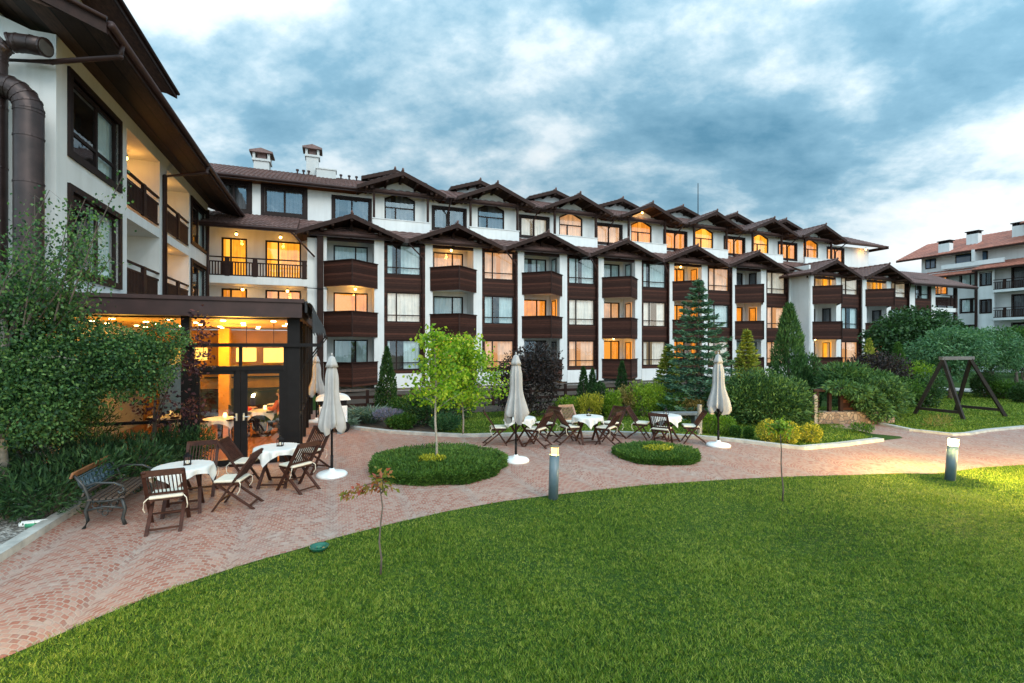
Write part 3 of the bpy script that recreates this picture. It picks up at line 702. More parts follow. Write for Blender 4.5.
for a, b, hx in ((-2.78, -1.923, -1.99), (-1.917, -1.06, -1.85)):
    d = MB(); d.box(a, a+.09, D0+.05, D0+.11, .02, 2.1); d.box(b-.13, b, D0+.05, D0+.11, .02, 2.1) if hx < -1.95 else d.box(b-.09, b, D0+.05, D0+.11, .02, 2.1)
    if hx > -1.95: d.box(a+.09, a+.13, D0+.05, D0+.11, .02, 2.1)
    d.box(a+.13, b-.13, D0+.05, D0+.11, .02, .14); d.box(a+.09, b-.09, D0+.05, D0+.11, 2.02, 2.1)
    o = obj('door', d, M['steel'], PV)
    p = MB(); p.quad((a+.09, D0+.08, .14), (b-.09, D0+.08, .14), (b-.09, D0+.08, 2.02), (a+.09, D0+.08, 2.02)); obj('pane', p, M['glass_d'], o)
    h = MB(); h.box(hx-.015, hx+.015, D0+.0, D0+.05, 1.0, 1.16); h.tube([(hx, D0-.01, 1.08), (hx-.12*(1 if hx < -1.95 else -1), D0-.01, 1.08)], .012, 6); obj('handle', h, simple('handle_metal', (.4, .4, .4), .3, .1, 4, .9), o)
# interior
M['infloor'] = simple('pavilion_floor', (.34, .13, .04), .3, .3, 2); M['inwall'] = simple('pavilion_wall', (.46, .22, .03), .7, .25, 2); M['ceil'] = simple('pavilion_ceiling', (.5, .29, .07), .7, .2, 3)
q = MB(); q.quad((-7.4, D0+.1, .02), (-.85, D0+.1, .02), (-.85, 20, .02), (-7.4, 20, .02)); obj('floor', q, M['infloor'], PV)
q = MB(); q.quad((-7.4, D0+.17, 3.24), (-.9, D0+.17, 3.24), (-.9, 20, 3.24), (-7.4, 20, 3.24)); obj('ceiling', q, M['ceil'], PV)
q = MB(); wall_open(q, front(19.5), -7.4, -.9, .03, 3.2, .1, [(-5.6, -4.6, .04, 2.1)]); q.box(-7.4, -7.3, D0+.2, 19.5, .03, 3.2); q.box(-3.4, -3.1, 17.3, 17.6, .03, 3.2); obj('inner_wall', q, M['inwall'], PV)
q = MB(); q.box(-4.4, -1.6, 18.2, 18.8, .03, 1.1); q.box(-4.5, -1.5, 18.1, 18.9, 1.1, 1.16)
for z in (1.5, 1.9): q.box(-4.2, -1.8, 19.2, 19.48, z, z+.04)
obj('bar_counter', q, M['wood'], PV)
sp = MB()
for i in range(6):
    for j in range(5): sp.lathe([(.055, -.015), (.055, 0)], (-6.6+1.05*i+.2*(j % 2), 12.7+1.35*j, 3.235), 8)
obj('ceiling_spot', sp, emis('spot_glow', (1, .72, .3), 26), PV)
for (x, y) in ((-1.5, 14.2), (-2.3, 15.2), (-3.4, 13.6), (-4.6, 15), (-1.35, 16.6), (-2.6, 17.2), (-5.6, 13.4), (-3.9, 17)):
    s = MB(); s.box(x-.22, x+.22, y-.22, y+.22, 2.2, 2.58); o = obj('pendant_lamp', s, emis('pendant_glow', (1, .55, .10), 1.7), PV)
    c_ = MB(); c_.tube([(x, y, 2.58), (x, y, 3.24)], .008, 5); obj('cord', c_, M['steel'], o)
for x, y in ((-2.2, 13.6), (-4.6, 13.4), (-3, 16.5)):
    l = bpy.data.lights.new('lamp_light', 'POINT'); l.energy = 130 if x > -4 else 45; l.color = (1, .50, .075); l.shadow_soft_size = .3
    lo = bpy.data.objects.new('lamp_light', l); C.objects.link(lo); lo.parent = PV; lo.location = (x+.72, y-11.86, 2.45)
# folded awning and its struts at the right-hand corner
AW = bthing('folded_awning', 'folded black fabric awning hanging off the right corner of the glass pavilion', 'awning', -.5, 12.5)
M['awn'] = simple('awning_cloth', (.016, .018, .020), .7, .3, 6)
a = MB(); n_ = 8
for j in range(n_):
    t0, t1 = j/n_, (j+1)/n_
    p = lambda t, D_: (-.58+.40*t**.8, D_, 3.60-.72*t**1.7+.05*math.sin(t*math.pi*3))
    a.quad(p(t0, 11.75), p(t1, 11.75), p(t1, 14.6), p(t0, 14.6)); a.quad(p(t0, 11.75), p(t1, 11.75), (p(t1, 0)[0]-.0, 11.751, 2.86), (p(t0, 0)[0], 11.751, 2.95)) if j > 1 else None
a.box(-.612, -.56, 11.8, 14.6, 3.40, 3.66)
obj('awning_cloth', a, M['awn'], AW)
a = MB(); a.tube([(-.18, 11.75, 2.86), (-.18, 14.6, 2.86)], .035, 8); obj('front_bar', a, M['steel'], AW)
for D_ in (12.1, 14.5):
    a = MB(); a.bar((-.70, D_, 2.1), (-.18, D_, 2.86), .03, .03); obj('strut', a, M['steel'], AW)

# ================================================================ FAR RED-ROOFED BUILDING
FB = bthing('apartment_building', 'white apartment block with red tiled roofs and dark balcony rails at the right edge', 'apartment block', 62, 30)
m = left(62)
w_ = MB(); fw = []
for f in (2.6, 5.35, 8.1):
    fw += [(31.5, 33.3, f+.1, f+2.2), (28.7, 30.3, f+.75, f+2.15), (24.5, 26.2, f+.1, f+2.2), (21.6, 23.2, f+.1, f+2.2)]
wall_open(w_, m, 20, 35, 0, 10.6, .2, fw); w_.box(62.2, 72, 34.8, 35, 0, 10.6); w_.box(62.2, 72, 20, 20.2, 0, 10.6)
w_.box(63.0, 63.2, 20, 34.4, 10.6, 12.9); w_.box(61.5, 61.65, 26.6, 31.6, 10.85, 11.3); w_.box(61.5, 63, 31.6, 31.75, 10.85, 11.3); w_.box(61.4, 62.9, 28.9, 29.1, 11.3, 12.5)
wall_open(w_, left(60.9), 27.1, 28.4, 0, 10.3, .2, [(27.3, 28.15, 5.9, 7.3), (27.3, 28.15, 8.65, 9.9)])
obj('wall', w_, M['stucco'], FB)
for z in (5.9, 8.65): window(FB, left(60.9), 27.3, 28.15, z, z+1.3, (.5,), (), 'dark', fb=.08, casing=.06, glass='glass_sky')
for i, (a, b, z0, z1) in enumerate(fw): window(FB, m, a, b, z0, z1, (.5,), (), 'orange' if i in (8,) else ('off' if i % 2 else 'dark'), fb=.09, casing=.08)
for a, b in ((28.5, 31.2), (33, 34), (21.5, 25)): 
    q = MB(); q.mbox(left(63), a, b, -.06, -.01, 11.3, 12.4); o = obj('attic_window', q, M['frame'], FB)
    p = MB(); p.mbox(left(63), a+.1, (a+b)/2-.06, -.08, -.061, 11.4, 12.3); p.mbox(left(63), (a+b)/2+.06, b-.1, -.08, -.061, 11.4, 12.3); obj('pane', p, simple('sky_pane', (.05, .10, .16), .08, .1, 3), o)
for f in (5.35, 8.1):
    q = MB(); q.box(60.6, 61.99, 20.3, 27.05, f-.25, f); o = obj('balcony', q, M['stucco'], FB); railing(FB, left(60.65), 20.3, 27.05, f+.02, f+1.0, (22, 24.2, 26.2))
    q = MB(); q.box(60.6, 61.99, 31.2, 34.0, f-.25, f); o = obj('balcony', q, M['stucco'], FB); railing(FB, left(60.65), 31.2, 34.0, f+.02, f+1.0, (32.4, 33.9))
for D_ in (20.4, 24.2, 28.35): 
    q = MB(); q.box(60.7, 60.88, D_, D_+.18, 0, 10.2); obj('balcony_post', q, M['wood'], FB)
def froof(u0, z0, u1, z1, d0, d1):
    t = MB(); tiles(t, (u0, d0, z0), (0,1,0), (u1-u0, 0, z1-z0), d1-d0, math.hypot(u1-u0, z1-z0), .34, .5); o = obj('tiled_roof', t, M['redtile'], FB)
    s = MB(); s.prism([(u0+.02, d0, z0-.01), (u1, d0, z1-.01), (u1, d0, z1-.2), (u0+.02, d0, z0-.16)], (0, d1-d0, 0)); s.box(u0-.02, u0+.02, d0, d1, z0-.2, z0-.02); obj('soffit', s, M['wood'], o)
froof(60.2, 10.25, 63.0, 11.2, 19.6, 28.5); froof(60.7, 10.05, 63, 10.85, 28.5, 35.6)
froof(61.6, 12.5, 67.5, 14.9, 19.6, 36.2)
froof(62.8, 14.6, 68.0, 16.4, 19.0, 26.0)
q = MB(); q.box(63.4, 63.6, 19.2, 25.6, 13, 14.5); obj('dormer_wall', q, M['stucco'], FB)
for u_, D_, z in ((64.4, 26.6, 13.3), (64.2, 30.2, 13.2), (62.6, 31.9, 12.4)):
    q = MB(); q.box(u_-.35, u_+.35, D_-.5, D_+.5, z, z+1.35); o = obj('chimney', q, M['stucco'], FB)
    p = MB(); p.box(u_-.45, u_+.45, D_-.6, D_+.6, z+1.6, z+1.68)
    for yy in (-.42, -.14, .14, .42): p.box(u_-.35, u_+.35, D_+yy-.06, D_+yy+.06, z+1.35, z+1.6)
    obj('chimney_cap', p, M['steel'], o)
# ================================================================ GROUND
def sheet(name, pts, mat, z):
    mb = MB(); mb.quad(*[(p[0], p[1], z) for p in pts]); me = mesh_of(name, mb, mat)
    import bmesh
    b = bmesh.new(); b.from_mesh(me); bmesh.ops.triangulate(b, faces=b.faces[:]); bmesh.ops.recalc_face_normals(b, faces=b.faces[:])
    for q in b.faces:
        if q.normal.z < 0: q.normal_flip()
    b.to_mesh(me); b.free()
    o = bpy.data.objects.new(name, me); C.objects.link(o); return struct(o)
n = NT('grass_ground'); p_ = n.pos(); a1 = n.noise(.5, 5, .6, p_); a2 = n.noise(7, 5, .65, p_); a3 = n.noise(45, 3, .6, p_)
v = n.math('ADD', n.math('ADD', n.math('MULTIPLY', a1, .35), n.math('MULTIPLY', a2, .3)), n.math('MULTIPLY', a3, .35))
col = n.ramp(v, [(.36, (.012, .030, .005)), (.5, (.026, .060, .010)), (.64, (.055, .09, .020))])
M['grass'] = n.done(n.pbr(col, .9, n.bump(a3, .8, .03), 0, .1))
# paving: segmental arcs of small red and grey setts
n = NT('paving'); p_ = n.pos(); sp_ = n.n('ShaderNodeSeparateXYZ'); 
mp_ = n.n('ShaderNodeMapping'); mp_.inputs['Rotation'].default_value = (0, 0, R(-20.6)); n.l(p_, mp_.inputs[0]); n.l(mp_.outputs[0], sp_.inputs[0])
wob = n.noise(2.6, 5, .65, p_)
xa = n.math('ADD', n.math('DIVIDE', sp_.outputs[0], 1.15), n.math('MULTIPLY', wob, .05)); xf = n.math('SUBTRACT', n.math('FRACT', xa), .5)
arcv = n.math('MULTIPLY', n.math('SUBTRACT', 1.0, n.math('MULTIPLY', n.math('MULTIPLY', xf, xf), 4.0)), .42)
yv = n.math('SUBTRACT', sp_.outputs[1], arcv)
cb = n.n('ShaderNodeCombineXYZ'); n.l(n.math('MULTIPLY', xa, 1.15), cb.inputs[0]); n.l(n.math('ADD', yv, n.math('MULTIPLY', wob, .05)), cb.inputs[1])
br = n.n('ShaderNodeTexBrick'); br.offset = .5; br.inputs['Scale'].default_value = 1; br.inputs['Brick Width'].default_value = .088; br.inputs['Row Height'].default_value = .074
br.inputs['Mortar Size'].default_value = .009; br.inputs['Mortar Smooth'].default_value = .25; br.inputs['Bias'].default_value = 0
br.inputs['Color1'].default_value = (0, 0, 0, 1); br.inputs['Color2'].default_value = (1, 1, 1, 1); br.inputs['Mortar'].default_value = (.5, .5, .5, 1)
n.l(cb.outputs[0], br.inputs['Vector'])
big = n.noise(.55, 5, .62, p_); med = n.noise(2.6, 5, .7, p_); fine = n.noise(30, 4, .6, p_)
red = n.ramp(br.outputs['Color'], [(.0, (.265, .080, .050)), (.35, (.325, .118, .080)), (.65, (.35, .165, .122)), (1, (.40, .245, .195))])
gry = n.ramp(br.outputs['Color'], [(.0, (.23, .195, .175)), (1, (.42, .375, .34))])
gm = n.ramp(n.math('ADD', n.math('MULTIPLY', big, .55), n.math('MULTIPLY', med, .45)), [(.50, (0, 0, 0)), (.64, (1, 1, 1))])
col = n.mix(n.math('MULTIPLY', gm, .7), red, gry)
# each column's springing line is laid in grey setts
edge = n.math('GREATER_THAN', n.math('ABSOLUTE', xf), .43); col = n.mix(n.math('MULTIPLY', edge, .35), col, gry)
col = n.mix(br.outputs['Fac'], col, (.38, .285, .235))
col = n.mix(n.math('MULTIPLY', fine, .42), col, (.17, .115, .09))
col = n.mix(n.math('MULTIPLY', n.ramp(n.noise(9, 4, .7, p_), [(.50, (0,0,0)), (.72, (1,1,1))]), .22), col, (.46, .38, .33))
hgt = n.math('ADD', n.math('MULTIPLY', n.math('SUBTRACT', 1.0, br.outputs['Fac']), 1.0), n.math('MULTIPLY', fine, .4))
M['paving'] = n.done(n.pbr(col, .62, n.bump(hgt, .7, .012), 0, .4))
n = NT('gravel_bed'); p_ = n.pos(); v_ = n.n('ShaderNodeTexVoronoi'); v_.inputs['Scale'].default_value = 28; n.l(p_, v_.inputs['Vector'])
sepc = n.n('ShaderNodeSeparateColor'); n.l(v_.outputs['Color'], sepc.inputs[0])
col = n.ramp(sepc.outputs[0], [(0, (.10, .09, .08)), (.5, (.26, .25, .23)), (1, (.48, .47, .44))])
M['gravel'] = n.done(n.pbr(n.mix(n.ramp(n.noise(1.5, 4, .6, p_), [(.45, (0,0,0)), (.6, (1,1,1))]), col, (.05, .035, .022)), .9, n.bump(v_.outputs['Distance'], 1, .03)))
M['soil'] = simple('soil', (.05, .035, .024), .95, .35, 4, 0, .6, 20)
M['greypave'] = M['paving']

ground = sheet('ground', [(-700, -60), (900, -60), (900, 1200), (-700, 1200)], M['grass'], 0)
LAWN = [(-40,676),(0,660),(50,639),(100,617),(150,597),(200,579),(250,563),(300,549),(340,537),(400,522),(450,511),(500,502),(555,495),(600,490),(650,485),(700,481.5),(750,478.5),(800,476.5),(850,475.2),(900,473.5),(935,474),(980,468),(1024,465),(1120,459)]
lawn_edge = [G(*p) for p in LAWN]
lawn = lawn_edge+[Vector((18, 8.5, 0)), Vector((16, -3, 0)), Vector((-3.2, -3, 0)), Vector((-3.4, 2.5, 0))]
KB = [(1120,421),(1060,425.5),(1024,428),(987,431.5),(967,435),(952,435.5),(911,431),(880,424.5)]        # swing lawn kerb, right to left
KP = [(850,423),(828,423.5),(832,427),(858,430.5),(873,434),(900,436.5),(903,438.3)]                     # mouth of the side path
KG = [(880,441),(837,446.4),(802,449.5),(780,447.2),(745,442.8),(720,440.3),(700,438.5),(660,436.2),(614,434),(560,434.6),(500,436.2),(466,437),(435,435.8),(388,433),(357,429.3),(341,426),(328,420.5),(316,414)]
pv = lawn_edge+[Vector((16, 14, 0))]+[G(*p) for p in KB+KP+KG]+[BW(-.2, 21), BW(-7, 21), BW(-7, 11.9), BW(-3.8, 11.9), BW(-3.8, 2.2)]
sheet('paving', pv, M['paving'], .006)
# kerbs
def kerb(name, pts, w_, h, label=None):
    mb = MB(); pts = [Vector((p[0], p[1], 0)) for p in pts]
    L_ = []; R_ = []
    for i, p in enumerate(pts):
        d = (pts[min(i+1, len(pts)-1)]-pts[max(i-1, 0)]).normalized(); nn = Vector((-d.y, d.x, 0))*w_/2
        L_.append(p+nn); R_.append(p-nn)
    for i in range(len(pts)-1):
        a, b, c_, d_ = L_[i], L_[i+1], R_[i+1], R_[i]; up = Vector((0, 0, h))
        mb.quad(a+up, d_+up, c_+up, b+up); mb.quad(a, a+up, b+up, b); mb.quad(d_, c_, c_+up, d_+up)
    for i, s in ((0, 1), (-1, -1)): mb.quad(L_[i], R_[i], R_[i]+Vector((0,0,h)), L_[i]+Vector((0,0,h)))
    return struct(obj(name, mb, M['curb']))
def resample(pts, step):
    o = []
    for a, b in zip(pts[:-1], pts[1:]):
        k = max(1, int((b-a).length/step)); o += [a.lerp(b, i/k) for i in range(k)]
    return o+[pts[-1]]
kerb('kerb', [G(*p) for p in KB], .16, .07); kerb('kerb', [G(*p) for p in KG[:-1]], .2, .085)
kerb('kerb', [BW(-3.88, D) for D in (2.2, 4, 6, 8, 9.5, 11.5)], .17, .11)
sheet('planting_bed', [BW(-3.97, 2), BW(-3.97, 11.7), BW(-12, 11.7), BW(-12, 2)], M['gravel'], .03)
sheet('planting_soil', [G(345,425), G(357,428.5), G(388,432), G(435,434.6), G(440, 430), G(450,412), BW(3.5,19.7), BW(-.6,19.7), G(330,419)], M['soil'], .02)
sheet('planting_soil', [BW(3.3,18.2), BW(10.8,17.5), BW(10.8,19.8), BW(3.3,19.8)], M['soil'], .022)
sheet('far_path', [G(930,389), G(1010,395), G(1120,404), G(1120,396), G(1010,391), G(940,387)], M['curb'], .01)
sheet('service_strip', [BW(-.5,20.3), BW(34,20.3), BW(34,28.4), BW(-.5,28.4)], M['soil'], .012)

# grass blades
def inpoly(X, Y, poly):
    r = np.zeros(len(X), bool); j = len(poly)-1
    for i in range(len(poly)):
        xi, yi, xj, yj = poly[i][0], poly[i][1], poly[j][0], poly[j][1]
        c_ = ((yi > Y) != (yj > Y)); 
        with np.errstate(divide='ignore', invalid='ignore'): r ^= c_ & (X < (xj-xi)*(Y-yi)/(yj-yi)+xi)
        j = i
    return r
n = NT('grass_blade'); isl = n.island(); b1 = n.noise(.55, 4, .6, n.pos()); b2 = n.noise(5.5, 4, .7, n.pos())
b3 = n.noise(22, 2, .6, n.pos())
v = n.math('ADD', n.math('ADD', n.math('MULTIPLY', isl, .36), n.math('MULTIPLY', b3, .30)), n.math('ADD', n.math('MULTIPLY', b1, .27), n.math('MULTIPLY', b2, .27)))
col = n.ramp(v, [(.36, (.010, .036, .003)), (.50, (.052, .125, .006)), (.64, (.138, .235, .012)), (.80, (.36, .40, .07))])
pb = n.pbr(col, .55, None, 0, .25); tr = n.n('ShaderNodeBsdfTranslucent'); n.l(col, tr.inputs[0])
ms = n.n('ShaderNodeMixShader'); ms.inputs[0].default_value = .3; n.l(pb, ms.inputs[1]); n.l(tr.outputs[0], ms.inputs[2]); M['blade'] = n.done(ms.outputs[0])
def blades(name, poly, cnt, y0, y1, h, wd, dens_ref, xr, excl=()):
    Y = rng.uniform(y0, y1, cnt); X = rng.uniform(xr[0], xr[1], cnt)
    keep = (rng.random(cnt) < np.minimum(1, (dens_ref/np.maximum(Y, 1))**1.6)) & (np.abs(X-1) < Y*1.12+2.6)
    X, Y = X[keep], Y[keep]; k = inpoly(X+rng.normal(0, .022, len(X)), Y+rng.normal(0, .022, len(X)), poly)
    for cx, cy, rr in excl: k &= (X-cx)**2+(Y-cy)**2 > rr*rr
    X, Y = X[k], Y[k]; m_ = len(X)
    gz = np.sin(X*41+2.2*np.sin(Y*23)+1.3*np.sin(X*9))*np.sin(Y*47+2.1*np.sin(X*27)+1.7*np.sin(Y*7)); kk = rng.random(m_) < np.clip(.78+.6*gz, .2, 1); X, Y = X[kk], Y[kk]; m_ = len(X)
    patch = .75+.5*np.sin(X*1.7+np.sin(Y*2.3))*np.sin(Y*1.9+1.3*np.sin(X*1.1))*.6+.35*np.sin(X*23+2*np.sin(Y*17))*np.sin(Y*29+2*np.sin(X*19))
    hh = h*rng.uniform(.55, 1.3, m_)*patch; a = rng.uniform(0, 2*np.pi, m_); ln = rng.uniform(.2, 1.5, m_)*hh
    ww = wd*rng.uniform(.7, 1.3, m_)*np.maximum(1, Y/7)
    bx_, by_ = np.cos(a)*ww/2, np.sin(a)*ww/2; la = a+rng.uniform(.6, 2.5, m_)
    V = np.zeros((m_, 3, 3), np.float32)
    V[:, 0] = np.stack([X-bx_, Y-by_, np.zeros(m_)], 1); V[:, 1] = np.stack([X+bx_, Y+by_, np.zeros(m_)], 1)
    V[:, 2] = np.stack([X+np.cos(la)*ln, Y+np.sin(la)*ln, hh], 1)
    me = fastmesh(name, V.reshape(-1, 3), 3, M['blade']); o = bpy.data.objects.new(name, me); C.objects.link(o); stuff(o); return o
lw_ = [tuple(p) for p in lawn]
o = blades('lawn_grass', lw_, 3300000, 3.0, 12.5, .034, .0060, 4.8, (-5, 17)); tag(o, 'short mown green lawn in the foreground below the paved path', 'grass')
gpoly = [G(*p) for p in KG[:11]+[(466,436.5)]]+[G(440,430), G(445,412), BW(4.5, 18), BW(14, 17.5), G(905, 408), G(835, 423)]
o = blades('garden_grass', [tuple(p) for p in gpoly], 500000, 12, 24, .05, .009, 13, (-3, 15)); tag(o, 'strip of garden grass between the kerb and the shrubs', 'grass')
spoly = [G(*p) for p in KB]+[G(850,422), G(865,405), G(935,391), G(1010,397), G(1120,406)]
o = blades('swing_grass', [tuple(p) for p in spoly], 600000, 14, 29, .06, .011, 15, (10, 32)); tag(o, 'grass under and around the wooden swing frame', 'grass')

# ================================================================ FURNITURE
def make_chair(mat='teak'):
    t = thing('folding_chair', 'x', 'chair'); mt = M[mat]
    hw = .23
    def side(s):
        return Vector((s*hw, .26, 0)), Vector((s*hw, -.34, .89))
    for s in (-1, 1):
        a, b = side(s); m_ = MB(); m_.bar(a, b, .026, .05, (1,0,0)); obj('back_leg_post', m_, mt, t)
        m_ = MB(); m_.bar((s*(hw-.035), .20, .42), (s*(hw-.035), -.36, 0), .026, .045, (1,0,0)); obj('leg', m_, mt, t)
    P_ = lambda z: .26+(-.34-.26)*z/.89
    b = MB()
    b.bar((-hw-.01, P_(.86)+.0, .86), (hw+.01, P_(.86), .86), .024, .085, (0,.0,1)); b.bar((-hw, P_(.50), .50), (hw, P_(.50), .50), .022, .05)
    for i in range(9):
        x = -hw+.045+i*(2*hw-.09)/8; b.bar((x, P_(.5), .51), (x, P_(.83), .83), .022, .012, (1,0,0))
    obj('backrest', b, mt, t)
    b = MB()
    for i in range(7): y = .235-i*.06; b.box(-hw+.03, hw-.03, y-.022, y+.022, .425, .445)
    for s in (-1, 1): b.box(s*(hw-.06)-.012, s*(hw-.06)+.012, -.15, .25, .395, .4249)
    obj('seat', b, mt, t)
    b = MB(); b.bar((-hw, P_(.16), .16), (hw, P_(.16), .16), .03, .022); b.bar((-hw+.03, -.28, .06), (hw-.03, -.28, .06), .03, .022); b.bar((-hw, P_(.40), .40), (hw, P_(.40), .40), .03, .022)
    obj('stretcher', b, mt, t)
    c = MB(); nx = 6
    c.box(-.205, .205, -.15, .255, .447, .49); co = obj('cushion', c, M['cushion'], t, bevel=.018)
    tie = MB()
    for s in (-1, 1): tie.tube([(s*.21, -.13, .47), (s*.25, -.17, .43), (s*.262, -.16, .33), (s*.25, -.12, .27)], .007, 5)
    obj('cushion_tie', tie, M['cushion'], co)
    return t
def cloth_mesh(r, side, rot, z):
    mb = MB(); n_ = 34; ph = random.random()*6
    for i in range(n_+1):
        for j in range(n_+1):
            x = (i/n_-.5)*side; y = (j/n_-.5)*side; d = math.hypot(x, y); a = math.atan2(y, x)
            if d <= r: q = (x, y, z+.004)
            else:
                e = d-r; k = r+.008+.035*math.sin(a*11+ph+1.5*math.sin(a*3))*min(1, e/.10)*.8+e*.08; q = (math.cos(a)*k, math.sin(a)*k, z+.004-e*.97)
            c_, s_ = math.cos(rot), math.sin(rot); mb.v.append((q[0]*c_-q[1]*s_, q[0]*s_+q[1]*c_, q[2]))
    for i in range(n_):
        for j in range(n_): a = i*(n_+1)+j; mb.f.append((a, a+1, a+n_+2, a+n_+1))
    return mb
def make_table():
    t = thing('folding_table', 'x', 'table')
    b = MB(); b.lathe([(.39, .69), (.40, .70), (.40, .715), (.39, .72)], (0,0,0), 28); obj('tabletop', b, M['teak'], t)
    for s in (-1, 1):
        for q in (-1, 1):
            b = MB(); b.bar((s*.24+q*.0, -q*.3, 0), (s*.2, q*.26, .688), .032, .05, (1,0,0)); obj('leg', b, M['teak'], t)
    for q in (-.25, .25):
        b = MB(); b.bar((-.24, q, .07), (.24, q, .07), .03, .03); obj('stretcher', b, M['teak'], t)
    return t
def make_lantern():
    t = thing('table_lantern', 'x', 'lantern')
    b = MB(); b.box(-.05, .05, -.05, .05, 0, .015)
    for sx in (-1, 1):
        for sy in (-1, 1): b.box(sx*.043-.005, sx*.043+.005, sy*.043-.005, sy*.043+.005, .015, .13)
    b.lathe([(.07, .13), (.03, .165), (.02, .19), (.025, .2)], (0,0,0), 4); b.tube([(-.02, 0, .2), (-.018, 0, .235), (.018, 0, .235), (.02, 0, .2)], .004, 5)
    obj('lantern_case', b, M['steel'], t)
    b = MB(); b.lathe([(.018, .016), (.018, .07)], (0,0,0), 8); obj('candle', b, M['cushion'], t)
    return t
chair0, table0, lantern0 = make_chair(), make_table(), make_lantern()
pale0 = None
used = set()
def inst(proto, loc, rz, label, group):
    if proto.name not in used:
        used.add(proto.name); proto.location = loc; proto.rotation_euler = (0, 0, rz); proto['label'] = label; proto['group'] = group; return proto
    return dup(proto, loc, rz, label, group)
TABLES = [((-5.27, 7.62), .5, 'round folding table beside the iron bench, its white cloth hanging in points', 'white cloth draped over the table beside the iron bench', 'small dark lantern on the table beside the iron bench'),
          ((-4.47, 9.05), .1, 'round folding table in front of the pavilion doors under a white cloth', 'white cloth with a long corner hanging on the table by the pavilion doors', 'small dark lantern on the table by the pavilion doors'),
          ((.21, 12.75), .9, 'round folding table half hidden behind the middle parasol', 'white cloth on the table half hidden behind the middle parasol', None),
          ((2.07, 12.95), .2, 'round folding table set between the middle parasol and the right parasol group', 'white cloth on the table of the four chairs that include a pale one', 'small dark lantern on the cloth of the table with the pale chair'),
          ((4.25, 13.15), .6, 'round folding table just left of the right parasol by the small round bed', 'white cloth on the table nearest the right parasol', 'tiny dark lantern on the table nearest the right parasol')]
for (x, y), rz, lt, lc, ll in TABLES:
    inst(table0, (x, y, 0), rz, lt, 'round folding tables on the terrace')
    o = obj('tablecloth', cloth_mesh(.405, .99, rz+.6, .72), M['linen'], None, (x, y, 0), smooth=True); tag(o, lc, 'tablecloth', 'white tablecloths')
    if ll: inst(lantern0, (x+.03, y+.05, .726), rz, ll, 'lanterns on the tables')
def face(x, y, tx, ty): return math.atan2(ty-y, tx-x)-math.pi/2
CH = [(-5.06, 6.98, 0, 'folding chair with its slatted back to the viewer, right of the iron bench'),
      (-5.55, 8.45, 0, 'folding chair on the far side of the bench table, in front of the pavilion glass'),
      (-4.55, 7.82, 0, 'folding chair in side view with a cream cushion facing left to the bench table'),
      (-5.12, 9.0, 1, 'folding chair left of the table at the pavilion doors, facing right'),
      (-3.95, 8.75, 1, 'folding chair nearest the viewer at the table by the pavilion doors, facing left'),
      (-4.22, 10.0, 1, 'folding chair on the far side of the pavilion door table, next to the parasol'),
      (-.42, 12.75, 2, 'folding chair left of the middle parasol, facing right to its table'),
      (.68, 12.5, 2, 'folding chair right of the middle parasol, its slatted back half turned to the viewer'),
      (.98, 13.45, 2, 'folding chair standing farther back, right of the middle parasol table'),
      (1.52, 12.85, 3, 'dark folding chair left of the table that has a pale chair behind it'),
      (2.56, 12.7, 3, 'folding chair on the near right of the table that has a pale chair behind it'),
      (2.85, 13.5, 3, 'folding chair on the far right of the table that has a pale chair behind it'),
      (3.62, 13.5, 4, 'folding chair seen from the side, left of the table nearest the right parasol'),
      (3.93, 12.5, 4, 'folding chair with its back to the viewer behind the small round bed'),
      (4.92, 12.95, 4, 'folding chair beside the right parasol, facing left to its table')]
CHO = []
for i, (x, y, t_, l_) in enumerate(CH): CHO.append(inst(chair0, (x, y, 0), .48 if i == 0 else face(x, y, *TABLES[t_][0])+.12*math.sin(i*2.3), l_, 'folding wooden chairs'))
pale0 = dup(chair0, (1.72, 13.75, 0), face(1.72, 13.75, 2.07, 12.95), 'pale weathered folding chair on the far left of its table', 'folding wooden chairs')
for ch in pale0.children:
    if ch.name.startswith(('backrest', 'back_leg')): ch.data = ch.data.copy(); ch.data.materials[0] = M['teak_light']
